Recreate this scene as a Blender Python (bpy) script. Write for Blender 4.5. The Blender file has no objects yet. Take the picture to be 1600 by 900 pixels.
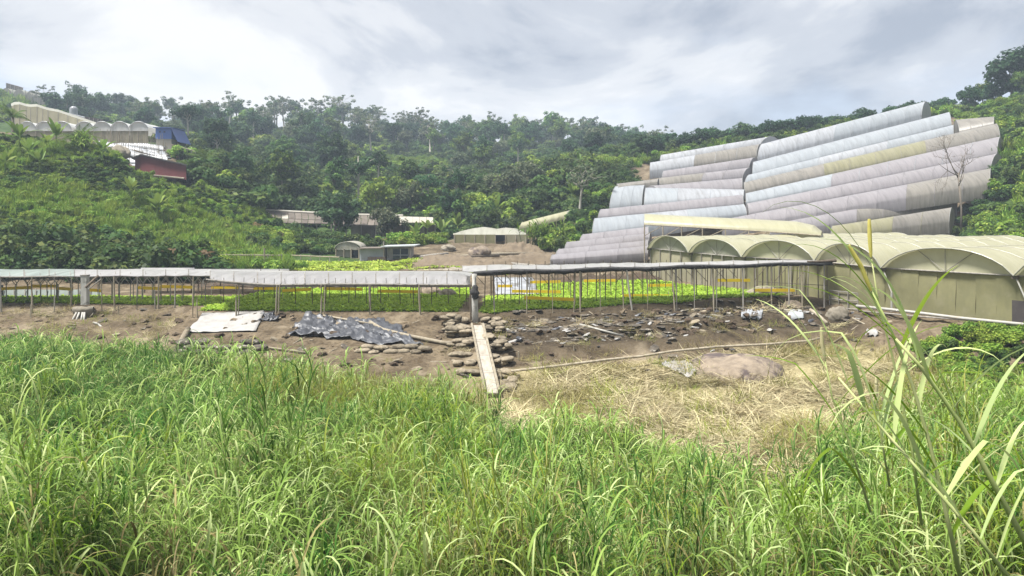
import bpy, bmesh, math, random
import numpy as np
from mathutils import Vector, Matrix, Euler

SC = bpy.context.scene
COL = SC.collection
R = math.radians
rng = np.random.default_rng(7)
random.seed(7)

# ------------------------------------------------------------------ camera
F, HZ, EYE = 1150.0, 345.0, 4.5          # focal length / horizon row of a 1600x900 frame, eye height over the bench
cam_d = bpy.data.cameras.new('camera')
cam_d.sensor_width = 36.0
cam_d.lens = F / 1600 * 36.0
cam_d.shift_y = -(450 - HZ) / 1600
cam_d.clip_start = 0.05
cam_d.clip_end = 9000
cam = bpy.data.objects.new('camera', cam_d)
cam.location = (0, 0, EYE)
cam.rotation_euler = (R(90), 0, 0)
COL.objects.link(cam)
SC.camera = cam

# ------------------------------------------------------------------ sky, sun, exposure
SUN_EL, SUN_AZ = 66.0, 246.0             # azimuth clockwise from +Y: high at the left, a little behind the camera
world = bpy.data.worlds.new('World')
SC.world = world
world.use_nodes = True
wt = world.node_tree
for n in list(wt.nodes):
    wt.nodes.remove(n)
def wn(t, **k):
    n = wt.nodes.new(t)
    for a, b in k.items():
        setattr(n, a, b)
    return n
def wl(a, b):
    wt.links.new(a, b)
w_out = wn('ShaderNodeOutputWorld')
w_bg = wn('ShaderNodeBackground')
w_sky = wn('ShaderNodeTexSky', sky_type='NISHITA')
w_sky.sun_disc = False
w_sky.sun_elevation = R(SUN_EL)
w_sky.sun_rotation = R(SUN_AZ)
w_sky.altitude = 1200
w_sky.dust_density = 3.0
w_bg.inputs['Strength'].default_value = 0.10
tc = wn('ShaderNodeTexCoord')
sep = wn('ShaderNodeSeparateXYZ')
wl(tc.outputs['Generated'], sep.inputs[0])
def wmath(op, a, b=None, c=None):
    n = wn('ShaderNodeMath', operation=op)
    for i, v in enumerate((a, b, c)):
        if v is None:
            continue
        if isinstance(v, (int, float)):
            n.inputs[i].default_value = v
        else:
            wl(v, n.inputs[i])
    return n.outputs[0]
zc = wmath('MULTIPLY', sep.outputs['Z'], 2.3)
cmb = wn('ShaderNodeCombineXYZ')
wl(sep.outputs['X'], cmb.inputs[0]); wl(sep.outputs['Y'], cmb.inputs[1]); wl(zc, cmb.inputs[2])
def wnoise(scale, detail, rough, off, dist=0.0):
    mp = wn('ShaderNodeMapping')
    mp.inputs['Location'].default_value = off
    wl(cmb.outputs[0], mp.inputs[0])
    n = wn('ShaderNodeTexNoise')
    n.inputs['Scale'].default_value = scale
    n.inputs['Detail'].default_value = detail
    n.inputs['Roughness'].default_value = rough
    n.inputs['Distortion'].default_value = dist
    wl(mp.outputs[0], n.inputs['Vector'])
    return n.outputs['Fac']
def wramp(fac, stops):
    r = wn('ShaderNodeValToRGB')
    r.color_ramp.interpolation = 'EASE'
    e = r.color_ramp.elements
    while len(e) < len(stops):
        e.new(0.5)
    for i, (p, c) in enumerate(stops):
        e[i].position = p
        e[i].color = (*c, 1)
    wl(fac, r.inputs[0])
    return r.outputs[0]
cl_cover = wramp(wnoise(1.9, 8, 0.55, (3.3, 1.2, 0.0), 0.3), [(0.28, (0, 0, 0)), (0.48, (1, 1, 1))])
cl_tone = wramp(wnoise(2.7, 9, 0.58, (1.7, 5.1, 2.0), 0.5),
                [(0.36, (1.32, 1.48, 1.78)), (0.46, (1.98, 2.1, 2.34)), (0.535, (2.6, 2.66, 2.8)), (0.62, (3.2, 3.2, 3.22))])
hz_tone = wn('ShaderNodeMix', data_type='RGBA')      # thin veil over the open sky between the clouds
hz_tone.inputs[0].default_value = 0.80
wl(w_sky.outputs[0], hz_tone.inputs[6])
hz_tone.inputs[7].default_value = (2.05, 2.22, 2.60, 1)
mx = wn('ShaderNodeMix', data_type='RGBA')
wl(cl_cover, mx.inputs[0])
wl(hz_tone.outputs[2], mx.inputs[6])
wl(cl_tone, mx.inputs[7])
wl(mx.outputs[2], w_bg.inputs['Color'])
wl(w_bg.outputs[0], w_out.inputs['Surface'])

sun_d = bpy.data.lights.new('sun', 'SUN')
sun_d.energy = 3.4
sun_d.angle = R(12)
sun_d.color = (1.0, 0.97, 0.92)
sun = bpy.data.objects.new('sun', sun_d)
az = R(SUN_AZ)
sd = Vector((math.sin(az) * math.cos(R(SUN_EL)), math.cos(az) * math.cos(R(SUN_EL)), math.sin(R(SUN_EL))))
sun.rotation_euler = sd.to_track_quat('Z', 'Y').to_euler()
sun.location = sd * 60
COL.objects.link(sun)

SC.view_settings.view_transform = 'Standard'
SC.view_settings.look = 'None'
SC.view_settings.gamma = 1.0
SC.view_settings.use_curve_mapping = False
SC.view_settings.exposure = 1.68
SC.render.engine = 'CYCLES'
SC.cycles.max_bounces = 6
SC.cycles.diffuse_bounces = 3
SC.cycles.glossy_bounces = 2
SC.cycles.transmission_bounces = 4
SC.cycles.volume_bounces = 0
SC.cycles.transparent_max_bounces = 8
SC.cycles.use_denoising = True

# ------------------------------------------------------------------ helpers: tagging and meshes
def tag(o, label=None, cat=None, group=None, kind=None):
    if label: o['label'] = label
    if cat: o['category'] = cat
    if group: o['group'] = group
    if kind: o['kind'] = kind
    return o

def thing(name, label, cat, loc=(0, 0, 0), group=None, rotz=0.0):
    o = bpy.data.objects.new(name, None)
    o.empty_display_size = 0.2
    o.location = loc
    o.rotation_euler = (0, 0, rotz)
    COL.objects.link(o)
    return tag(o, label, cat, group)

def obj_from(name, me, parent=None, loc=(0, 0, 0)):
    o = bpy.data.objects.new(name, me)
    o.location = loc
    COL.objects.link(o)
    if parent is not None:
        o.parent = parent
    return o

def world_loc(o):
    v = Vector(o.location)
    while o.parent is not None:
        o = o.parent
        v = v + Vector(o.location)
    return v

class MB:
    """collects shapes given in world coordinates; build() links them as one mesh object"""
    def __init__(s):
        s.v, s.f = [], []
    def add(s, vs, fs):
        n = len(s.v)
        s.v += [tuple(p) for p in vs]
        s.f += [tuple(i + n for i in f) for f in fs]
        return s
    def box(s, c, size, rz=0.0, rx=0.0, ry=0.0):
        m = Euler((rx, ry, rz)).to_matrix()
        c = Vector(c)
        hx, hy, hz = (d / 2 for d in size)
        vs = [c + m @ Vector((x, y, z)) for z in (-hz, hz) for y in (-hy, hy) for x in (-hx, hx)]
        return s.add(vs, [(0, 2, 3, 1), (4, 5, 7, 6), (0, 1, 5, 4), (2, 6, 7, 3), (0, 4, 6, 2), (1, 3, 7, 5)])
    def bar(s, a, b, r, r2=None, n=6):
        return s.tube([a, b], [r, r if r2 is None else r2], n)
    def tube(s, pts, rad, n=6):
        pts = [Vector(p) for p in pts]
        if not isinstance(rad, (list, tuple)):
            rad = [rad] * len(pts)
        vs, fs = [], []
        for i, p in enumerate(pts):
            d = (pts[min(i + 1, len(pts) - 1)] - pts[max(i - 1, 0)]).normalized()
            u = d.cross(Vector((0, 0, 1)))
            if u.length < 1e-3: u = Vector((1, 0, 0))
            u.normalize()
            w = d.cross(u).normalized()
            for k in range(n):
                a = 2 * math.pi * k / n
                vs.append(p + (u * math.cos(a) + w * math.sin(a)) * rad[i])
        for i in range(len(pts) - 1):
            for k in range(n):
                k2 = (k + 1) % n
                fs.append((i * n + k, i * n + k2, (i + 1) * n + k2, (i + 1) * n + k))
        fs.append(tuple(range(n))[::-1])
        fs.append(tuple((len(pts) - 1) * n + k for k in range(n)))
        return s.add(vs, fs)
    def strip(s, rows):
        """rows: list of equally long point lists, joined into a sheet"""
        m = len(rows[0])
        vs = [p for r in rows for p in r]
        fs = [(i * m + j, i * m + j + 1, (i + 1) * m + j + 1, (i + 1) * m + j)
              for i in range(len(rows) - 1) for j in range(m - 1)]
        return s.add(vs, fs)
    def slab(s, rows, th):
        """sheet with thickness th, offset straight down"""
        m, k = len(rows[0]), len(rows)
        top = [Vector(p) for r in rows for p in r]
        bot = [p - Vector((0, 0, th)) for p in top]
        n = len(top)
        fs = []
        for i in range(k - 1):
            for j in range(m - 1):
                a, b, c, d = i * m + j, i * m + j + 1, (i + 1) * m + j + 1, (i + 1) * m + j
                fs.append((a, b, c, d)); fs.append((n + a, n + d, n + c, n + b))
        ring = [j for j in range(m)] + [i * m + m - 1 for i in range(1, k)] + \
               [(k - 1) * m + j for j in range(m - 2, -1, -1)] + [i * m for i in range(k - 2, 0, -1)]
        for a, b in zip(ring, ring[1:] + ring[:1]):
            fs.append((a, n + a, n + b, b))
        return s.add(top + bot, fs)
    def mesh(s, name, m, off=(0, 0, 0), smooth=False):
        me = bpy.data.meshes.new(name)
        ox, oy, oz = off
        me.from_pydata([(x - ox, y - oy, z - oz) for x, y, z in s.v], [], s.f)
        me.materials.append(m)
        if smooth:
            me.polygons.foreach_set('use_smooth', [True] * len(me.polygons))
        me.update()
        return me
    def build(s, name, m, parent=None, smooth=False, loc=None):
        base = world_loc(parent) if parent is not None else Vector(loc if loc is not None else (0, 0, 0))
        me = s.mesh(name, m, base, smooth)
        return obj_from(name, me, parent, (0, 0, 0) if parent is not None else base)

def copy_tree(o, parent=None):
    c = o.copy()
    COL.objects.link(c)
    c.parent = parent
    for ch in list(o.children):
        copy_tree(ch, c)
    return c

def np_mesh(name, V, Fq, m):
    """V (n,3), Fq (k,3|4) arrays"""
    me = bpy.data.meshes.new(name)
    V = np.asarray(V, np.float32); Fq = np.asarray(Fq, np.int32)
    k, c = Fq.shape
    me.vertices.add(len(V)); me.vertices.foreach_set('co', V.ravel())
    me.loops.add(k * c); me.loops.foreach_set('vertex_index', Fq.ravel())
    me.polygons.add(k)
    me.polygons.foreach_set('loop_start', np.arange(0, k * c, c, dtype=np.int32))
    me.polygons.foreach_set('loop_total', np.full(k, c, np.int32))
    if m is not None:
        me.materials.append(m)
    me.update(calc_edges=True)
    return me

# ------------------------------------------------------------------ helpers: materials
def _nt(name):
    m = bpy.data.materials.new(name)
    m.use_nodes = True
    t = m.node_tree
    for n in list(t.nodes):
        t.nodes.remove(n)
    return m, t
def _mixc(t, fac, a, b, mode='MIX'):
    n = t.nodes.new('ShaderNodeMix'); n.data_type = 'RGBA'; n.blend_type = mode
    for i, v in ((0, fac), (6, a), (7, b)):
        if isinstance(v, (int, float)): n.inputs[i].default_value = v
        elif isinstance(v, tuple): n.inputs[i].default_value = (*v, 1)
        else: t.links.new(v, n.inputs[i])
    return n.outputs[2]
def _noise(t, coord, scale, detail=4, rough=0.55, stretch=(1, 1, 1), dist=0.0):
    mp = t.nodes.new('ShaderNodeMapping'); mp.inputs['Scale'].default_value = stretch
    t.links.new(coord, mp.inputs[0])
    n = t.nodes.new('ShaderNodeTexNoise')
    n.inputs['Scale'].default_value = scale; n.inputs['Detail'].default_value = detail
    n.inputs['Roughness'].default_value = rough; n.inputs['Distortion'].default_value = dist
    t.links.new(mp.outputs[0], n.inputs['Vector'])
    return n.outputs['Fac']
def _ramp(t, fac, a, b):
    n = t.nodes.new('ShaderNodeMapRange')
    n.inputs[1].default_value = a; n.inputs[2].default_value = b
    n.interpolation_type = 'SMOOTHSTEP'
    t.links.new(fac, n.inputs[0])
    return n.outputs[0]

def mat(name, c1, c2=None, scale=3.0, rough=0.8, stretch=(1, 1, 1), dirt=None, dirt_at=(0.5, 0.7), dirt_scale=1.3,
        bump=0.0, bump_scale=20.0, translucent=0.0, spec=0.3, metallic=0.0, alpha=None, dirt_stretch=(1, 1, 1), rnd=0.0):
    m, t = _nt(name)
    geo = t.nodes.new('ShaderNodeNewGeometry')
    pos = geo.outputs['Position']
    col = c1
    if c2 is not None:
        col = _mixc(t, _ramp(t, _noise(t, pos, scale, 5, 0.6, stretch), 0.3, 0.7), c1, c2)
    if dirt is not None:
        col = _mixc(t, _ramp(t, _noise(t, pos, dirt_scale, 6, 0.65, dirt_stretch, 0.4), *dirt_at), col, dirt)
    if rnd:
        oi = t.nodes.new('ShaderNodeObjectInfo')
        hsv = t.nodes.new('ShaderNodeHueSaturation')
        mr = t.nodes.new('ShaderNodeMapRange')
        mr.inputs[3].default_value = 1 - rnd; mr.inputs[4].default_value = 1 + rnd
        t.links.new(oi.outputs['Random'], mr.inputs[0])
        t.links.new(mr.outputs[0], hsv.inputs['Value'])
        if isinstance(col, tuple): hsv.inputs['Color'].default_value = (*col, 1)
        else: t.links.new(col, hsv.inputs['Color'])
        col = hsv.outputs[0]
    b = t.nodes.new('ShaderNodeBsdfPrincipled')
    b.inputs['Roughness'].default_value = rough
    b.inputs['Specular IOR Level'].default_value = spec
    b.inputs['Metallic'].default_value = metallic
    if isinstance(col, tuple): b.inputs['Base Color'].default_value = (*col, 1)
    else: t.links.new(col, b.inputs['Base Color'])
    if bump:
        bn = t.nodes.new('ShaderNodeBump'); bn.inputs['Strength'].default_value = bump
        bn.inputs['Distance'].default_value = 0.05
        t.links.new(_noise(t, pos, bump_scale, 5, 0.6, stretch), bn.inputs['Height'])
        t.links.new(bn.outputs[0], b.inputs['Normal'])
    sh = b.outputs[0]
    if translucent:
        tr = t.nodes.new('ShaderNodeBsdfTranslucent')
        if isinstance(col, tuple): tr.inputs[0].default_value = (*col, 1)
        else: t.links.new(col, tr.inputs[0])
        ms = t.nodes.new('ShaderNodeMixShader'); ms.inputs[0].default_value = translucent
        t.links.new(sh, ms.inputs[1]); t.links.new(tr.outputs[0], ms.inputs[2])
        sh = ms.outputs[0]
    if alpha is not None:
        tp = t.nodes.new('ShaderNodeBsdfTransparent')
        ms = t.nodes.new('ShaderNodeMixShader'); ms.inputs[0].default_value = alpha
        t.links.new(tp.outputs[0], ms.inputs[1]); t.links.new(sh, ms.inputs[2])
        sh = ms.outputs[0]
    o = t.nodes.new('ShaderNodeOutputMaterial')
    t.links.new(sh, o.inputs['Surface'])
    return m

def leaf_mat(name, c1, c2, c3=None, p3=0.12, rough=0.55, transl=0.35, obj_var=0.25, hue_var=0.02, spec=0.12):
    """leaves: each leaf (mesh island) and each plant gets its own tint"""
    m, t = _nt(name)
    geo = t.nodes.new('ShaderNodeNewGeometry')
    oi = t.nodes.new('ShaderNodeObjectInfo')
    col = _mixc(t, geo.outputs['Random Per Island'], c1, c2)
    if c3 is not None:
        wn_ = t.nodes.new('ShaderNodeTexWhiteNoise'); wn_.noise_dimensions = '1D'
        t.links.new(geo.outputs['Random Per Island'], wn_.inputs['W'])
        lt = t.nodes.new('ShaderNodeMath'); lt.operation = 'LESS_THAN'; lt.inputs[1].default_value = p3
        t.links.new(wn_.outputs['Value'], lt.inputs[0])
        col = _mixc(t, lt.outputs[0], col, c3)
    hsv = t.nodes.new('ShaderNodeHueSaturation')
    mr = t.nodes.new('ShaderNodeMapRange')
    mr.inputs[3].default_value = 1 - obj_var; mr.inputs[4].default_value = 1 + obj_var
    t.links.new(oi.outputs['Random'], mr.inputs[0]); t.links.new(mr.outputs[0], hsv.inputs['Value'])
    w2 = t.nodes.new('ShaderNodeTexWhiteNoise'); w2.noise_dimensions = '1D'
    t.links.new(oi.outputs['Random'], w2.inputs['W'])
    mh = t.nodes.new('ShaderNodeMapRange')
    mh.inputs[3].default_value = 0.5 - hue_var; mh.inputs[4].default_value = 0.5 + hue_var
    t.links.new(w2.outputs['Value'], mh.inputs[0]); t.links.new(mh.outputs[0], hsv.inputs['Hue'])
    t.links.new(col, hsv.inputs['Color'])
    b = t.nodes.new('ShaderNodeBsdfPrincipled')
    b.inputs['Roughness'].default_value = rough
    b.inputs['Specular IOR Level'].default_value = spec
    t.links.new(hsv.outputs[0], b.inputs['Base Color'])
    tr = t.nodes.new('ShaderNodeBsdfTranslucent')
    t.links.new(hsv.outputs[0], tr.inputs[0])
    ms = t.nodes.new('ShaderNodeMixShader'); ms.inputs[0].default_value = transl
    t.links.new(b.outputs[0], ms.inputs[1]); t.links.new(tr.outputs[0], ms.inputs[2])
    o = t.nodes.new('ShaderNodeOutputMaterial')
    t.links.new(ms.outputs[0], o.inputs['Surface'])
    return m

# ------------------------------------------------------------------ helpers: scattering (geometry-node instances for uncountable stuff)
HIDDEN = {}
def proto_col(name, meshes):
    c = bpy.data.collections.new(name)
    for i, me in enumerate(meshes):
        o = bpy.data.objects.new('%s_%02d' % (name, i), me)
        c.objects.link(o)
    HIDDEN[name] = c
    return c
def scatter(name, pts, rots, scls, idx, col, label, cat, kind='stuff', parent=None):
    me = bpy.data.meshes.new(name)
    pts = np.asarray(pts, np.float32)
    n = len(pts)
    me.vertices.add(n); me.vertices.foreach_set('co', pts.ravel())
    scls = np.asarray(scls, np.float32)
    if scls.ndim == 1: scls = np.repeat(scls[:, None], 3, 1)
    a = me.attributes.new('rot', 'FLOAT_VECTOR', 'POINT'); a.data.foreach_set('vector', np.asarray(rots, np.float32).ravel())
    a = me.attributes.new('scl', 'FLOAT_VECTOR', 'POINT'); a.data.foreach_set('vector', np.ascontiguousarray(scls).ravel())
    a = me.attributes.new('idx', 'INT', 'POINT'); a.data.foreach_set('value', np.asarray(idx, np.int32))
    o = obj_from(name, me, parent)
    tag(o, label, cat, kind=kind)
    g = bpy.data.node_groups.new(name, 'GeometryNodeTree')
    g.interface.new_socket('Geometry', in_out='INPUT', socket_type='NodeSocketGeometry')
    g.interface.new_socket('Geometry', in_out='OUTPUT', socket_type='NodeSocketGeometry')
    gi = g.nodes.new('NodeGroupInput'); go = g.nodes.new('NodeGroupOutput')
    ci = g.nodes.new('GeometryNodeCollectionInfo')
    ci.inputs['Collection'].default_value = col
    ci.inputs['Separate Children'].default_value = True
    ci.inputs['Reset Children'].default_value = True
    ip = g.nodes.new('GeometryNodeInstanceOnPoints')
    ip.inputs['Pick Instance'].default_value = True
    def na(nm, dt):
        q = g.nodes.new('GeometryNodeInputNamedAttribute'); q.data_type = dt
        q.inputs['Name'].default_value = nm
        return [s for s in q.outputs if s.enabled and s.name == 'Attribute'][0]
    g.links.new(gi.outputs[0], ip.inputs['Points'])
    g.links.new(ci.outputs[0], ip.inputs['Instance'])
    g.links.new(na('idx', 'INT'), ip.inputs['Instance Index'])
    e2r = g.nodes.new('FunctionNodeEulerToRotation')
    g.links.new(na('rot', 'FLOAT_VECTOR'), e2r.inputs[0])
    g.links.new(e2r.outputs[0], ip.inputs['Rotation'])
    g.links.new(na('scl', 'FLOAT_VECTOR'), ip.inputs['Scale'])
    g.links.new(ip.outputs[0], go.inputs[0])
    md = o.modifiers.new('scatter', 'NODES'); md.node_group = g
    return o

# ------------------------------------------------------------------ value noise
def vnoise(x, y, seed=0):
    x = np.asarray(x, float); y = np.asarray(y, float)
    xi = np.floor(x).astype(np.int64); yi = np.floor(y).astype(np.int64)
    fx = x - xi; fy = y - yi
    fx = fx * fx * (3 - 2 * fx); fy = fy * fy * (3 - 2 * fy)
    def h(a, b):
        n = (a * 374761393 + b * 668265263 + seed * 144665) & 0x7fffffff
        n = ((n ^ (n >> 13)) * 1274126177) & 0x7fffffff
        return ((n ^ (n >> 16)) & 0xffff) / 65535.0
    return (h(xi, yi) * (1 - fx) + h(xi + 1, yi) * fx) * (1 - fy) + (h(xi, yi + 1) * (1 - fx) + h(xi + 1, yi + 1) * fx) * fy
def fbm(x, y, seed=0, o=4):
    s, a, r = 0, 0.5, 0
    for i in range(o):
        r = r + a * vnoise(np.asarray(x) * 2 ** i, np.asarray(y) * 2 ** i, seed + i); s += a; a *= 0.5
    return r / s
# ------------------------------------------------------------------ terrain
# far rows: distance -> (picture column, ground height) pairs, columns only name a bearing
ROWS = [
 (48, [(-900, 0), (0, 0.0), (300, 0.0), (800, 0.0), (1300, 0.2), (1600, 0.2), (2400, 2)]),
 (54, [(-900, 4), (-200, 2.2), (0, 1.2), (300, 0.6), (420, 0.3), (800, 0.3), (1100, 0.3), (1300, 0.4), (1600, 1.0), (2400, 5)]),
 (60, [(-900, 9), (-100, 5), (0, 4.5), (150, 3.0), (300, 1.5), (420, 0.7), (800, 0.7), (1100, 0.8), (1300, 0.9), (1500, 1.4), (1700, 4), (2400, 10)]),
 (66, [(-900, 12), (-100, 8), (0, 7.0), (150, 5.4), (300, 3.0), (420, 1.1), (560, 0.8), (700, 1.1), (850, 1.2), (1000, 1.4), (1280, 1.6), (1500, 2.0), (1600, 5), (1700, 8), (2400, 14)]),
 (75, [(-900, 15), (-100, 12), (0, 11.2), (150, 9.8), (300, 6.2), (400, 2.9), (470, 1.9), (560, 1.4), (700, 1.9), (850, 2.0), (920, 3.0), (1010, 3.1), (1165, 3.2), (1495, 4.0), (1560, 7.5), (1700, 13), (2400, 20)]),
 (80, [(-900, 18), (-100, 14.5), (0, 13.4), (150, 12.0), (250, 9.9), (300, 8.3), (400, 4.2), (470, 2.5), (560, 1.9), (700, 1.9), (840, 2.2), (920, 4.2), (1010, 4.2), (1165, 4.4), (1495, 5.6), (1560, 9.5), (1700, 15), (2400, 22)]),
 (90, [(-900, 20), (-100, 15.2), (0, 14.2), (150, 13.0), (250, 11.4), (300, 9.8), (400, 6.0), (470, 3.6), (560, 2.7), (690, 2.7), (800, 3.4), (850, 4.2), (900, 5.6), (960, 7.2), (1165, 7.4), (1300, 8.6), (1560, 12.6), (1700, 18), (2400, 25)]),
 (100, [(-900, 22), (-100, 16.6), (0, 15.6), (150, 14.6), (250, 13.6), (300, 12), (400, 8.0), (500, 5.6), (690, 5.2), (800, 6.2), (900, 9.5), (960, 10.0), (1165, 11.0), (1300, 13.2), (1560, 17.0), (1700, 21), (2400, 28)]),
 (115, [(-900, 25), (-100, 18.2), (0, 17.2), (150, 16.4), (250, 15.4), (300, 14), (400, 11), (500, 9), (700, 8.5), (800, 9.5), (900, 12.5), (1000, 14), (1200, 17.0), (1450, 21.4), (1600, 22.8), (1700, 25), (2400, 32)]),
 (132, [(-900, 28), (-100, 22), (0, 20.6), (150, 19.4), (250, 18.4), (400, 14.5), (500, 12), (700, 11), (800, 12), (900, 14.5), (1000, 16.6), (1200, 18.6), (1450, 22.4), (1600, 24.0), (1700, 27), (2400, 34)]),
 (160, [(-900, 34), (-100, 29), (0, 27), (150, 24.5), (300, 21), (400, 18.5), (500, 16.5), (700, 15), (800, 15.5), (900, 17), (1000, 18.5), (1200, 18.5), (1450, 21.5), (1700, 26), (2400, 34)]),
 (200, [(-900, 44), (-100, 40), (0, 37.5), (90, 33.5), (200, 30), (300, 28), (500, 25), (700, 23), (900, 22.5), (1000, 22), (1200, 21.5), (1700, 26), (2400, 34)]),
 (255, [(-900, 50), (-100, 43), (0, 40), (100, 38), (200, 36), (300, 34.5), (500, 34.8), (700, 31), (860, 30), (950, 27.5), (1100, 26), (1700, 26), (2400, 34)]),
 (330, [(-900, 44), (0, 38), (500, 33), (900, 26), (1700, 22), (2400, 26)]),
 (600, [(-900, 30), (800, 20), (2400, 20)]),
 (3000, [(-900, 5), (800, 5), (2400, 5)]),
]
_rowX = []
for Yr, kn in ROWS:
    _rowX.append((np.array([(p - 800) / F * Yr for p, z in kn]), np.array([z for p, z in kn], float)))
_rowY = np.array([r[0] for r in ROWS], float)
EDGE_X = np.array([-60, -27.8, -17.3, -15.6, -1.9, -1.24, 6.5, 15.0, 16.4, 18.0, 22.4, 27, 40, 60])
EDGE_Y = np.array([41, 40, 39, 36.5, 36.0, 35.7, 37.2, 40.0, 39.4, 37.2, 31.9, 27.0, 24, 22])
def edge_y(X):
    return np.interp(X, EDGE_X, EDGE_Y)
BANK_L = (np.array([-1, 0, .5, 1.2, 2.6, 4, 6, 9, 15]), np.array([0, 0, -.30, -.42, -.66, -1.05, -1.5, -1.9, -2.0]))
BANK_R = (np.array([-1, 0, .4, 1.2, 3.1, 3.5, 4.6, 4.9, 5.8, 6.2, 9, 15]),
          np.array([0, 0, -.32, -.45, -.58, -1.0, -1.06, -1.42, -1.5, -1.72, -1.92, -2.0]))
def terrain(X, Y, rough=True):
    X = np.asarray(X, float); Y = np.asarray(Y, float)
    X, Y = np.broadcast_arrays(X, Y)
    d = edge_y(X) - Y
    wr = np.clip((X + 1.6) / 0.8, 0, 1)
    bank = np.interp(d, *BANK_L) * (1 - wr) + np.interp(d, *BANK_R) * wr
    road = np.interp(Y, [0.6, 2, 5, 10, 15, 22], [2.9, 2.35, 0.6, -1.2, -2.0, -4.5])
    lift = np.interp(X, [-1, 13, 16, 18.5], [0, .42, .40, .05]) * np.clip((Y - 26) / 8, 0, 1) * np.clip((60 - Y) / 12, 0, 1)
    near = np.maximum(bank, road)
    k = np.clip(np.searchsorted(_rowY, Y) - 1, 0, len(ROWS) - 2)
    far = np.zeros(X.shape)
    for i in range(len(ROWS) - 1):
        m = (k == i)
        if not m.any(): continue
        a = np.interp(X[m], *_rowX[i]); b = np.interp(X[m], *_rowX[i + 1])
        t = np.clip((Y[m] - _rowY[i]) / (_rowY[i + 1] - _rowY[i]), 0, 1)
        far[m] = a + (b - a) * t
    Z = np.where(Y >= 48, far, near) + lift
    if rough:
        amp = np.interp(Y, [0, 15, 30, 36, 50, 60, 120, 250], [.10, .25, .10, .02, .05, .35, .9, 1.6])
        amp = np.where((d > 0.3) & (d < 9), 0.16, amp)
        Z = Z + amp * (fbm(X * 0.35, Y * 0.35, 11) - 0.5) * 2 * np.clip((Y - 0.5) / 2, 0, 1)
        hills = np.clip((Y - 55) / 60, 0, 1)
        pxt = 800 + F * X / np.maximum(Y, 1)
        cut = np.clip((pxt - 940) / 40, 0, 1) * np.clip((1545 - pxt) / 40, 0, 1) * np.clip((Y - 60) / 6, 0, 1) * np.clip((121 - Y) / 5, 0, 1)
        shed = np.clip((pxt - 185) / 15, 0, 1) * np.clip((315 - pxt) / 15, 0, 1) * np.clip((Y - 76) / 4, 0, 1) * np.clip((92 - Y) / 4, 0, 1)
        shed = shed * 1.3 + .5 * np.clip((pxt - 400) / 20, 0, 1) * np.clip((705 - pxt) / 20, 0, 1) * np.clip((Y - 79) / 4, 0, 1) * np.clip((97 - Y) / 5, 0, 1)
        cut = np.maximum(cut, 0)
        Z = Z - shed
        Z = Z + (1 - cut) * hills * 1.6 * (fbm(X * 0.05, Y * 0.05, 3) - 0.5) - cut * 1.4
    return Z
def gz(X, Y):
    return float(terrain(np.array([X]), np.array([Y]))[0])
def at(px, py, Y):
    return Vector(((px - 800) / F * Y, Y, EYE - (py - HZ) / F * Y))
def ground_at(px, Y, dz=0.0):
    X = (px - 800) / F * Y
    return Vector((X, Y, gz(X, Y) + dz))
_hitY = np.concatenate([np.arange(3, 60, .1), np.arange(60, 160, .25), np.arange(160, 420, 1.0)])
def hit(px, py, off=0.0, lo=3.0, rough=False):
    Ys = _hitY[_hitY >= lo]
    X = (px - 800) / F * Ys
    Zr = EYE - (py - HZ) / F * Ys
    ok = np.nonzero(Zr <= terrain(X, Ys, rough) + off)[0]
    i = ok[0] if len(ok) else len(Ys) - 1
    return Vector((X[i], Ys[i], Zr[i]))

# the ground sheet
gx = np.unique(np.concatenate([np.linspace(-3000, -400, 14), np.linspace(-400, -70, 40), np.arange(-70, 75, 0.8), np.linspace(75, 420, 40), np.linspace(420, 3000, 14)]))
gy = np.unique(np.concatenate([np.linspace(-2000, -30, 12), np.linspace(-30, 0, 12), np.arange(0, 26, .6), np.arange(26, 50, .3), np.arange(50, 140, 1.4), np.arange(140, 340, 4), np.linspace(340, 3000, 24)]))
GX, GY = np.meshgrid(gx, gy)
GZ = terrain(GX, GY)
nx, ny = len(gx), len(gy)
V = np.stack([GX.ravel(), GY.ravel(), GZ.ravel()], 1)
ii, jj = np.meshgrid(np.arange(nx - 1), np.arange(ny - 1))
a = (jj * nx + ii).ravel()
Q = np.stack([a, a + 1, a + nx + 1, a + nx], 1)
# what grows or lies there: green cover, straw, bare soil
PXg = 800 + F * GX / np.maximum(GY, 1)
d_edge = edge_y(GX) - GY
green = np.where(GY > 54, 1.0, 0.0)
green = np.maximum(green, np.clip((9 - d_edge) * -0.4, 0, 1) * (GY < 30))
bare = ((GY > 44) & (GY < 62) & (GX > -22) & (GX < 24)) | ((GY >= 60) & (GY < 84) & (PXg > 560) & (PXg < 1000)) | \
       ((GY > 60) & (GY < 122) & (PXg > 930) & (PXg < 1555)) | ((GY > 84) & (GY < 125) & (PXg > -50) & (PXg < 285))
green = np.where(bare, 0.0, green)
straw = np.clip(1 - np.abs(PXg - 1080) / 420, 0, 1) * ((GY > 16) & (d_edge > 6.0))
straw = np.clip(straw * 3, 0, 1)
green = green * (1 - straw)
damp = ((GX > -1.2) & (GX < 17)) * np.clip((d_edge + .3) / .6, 0, 1) * np.clip((5.2 - d_edge) / 1.2, 0, 1)

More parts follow.
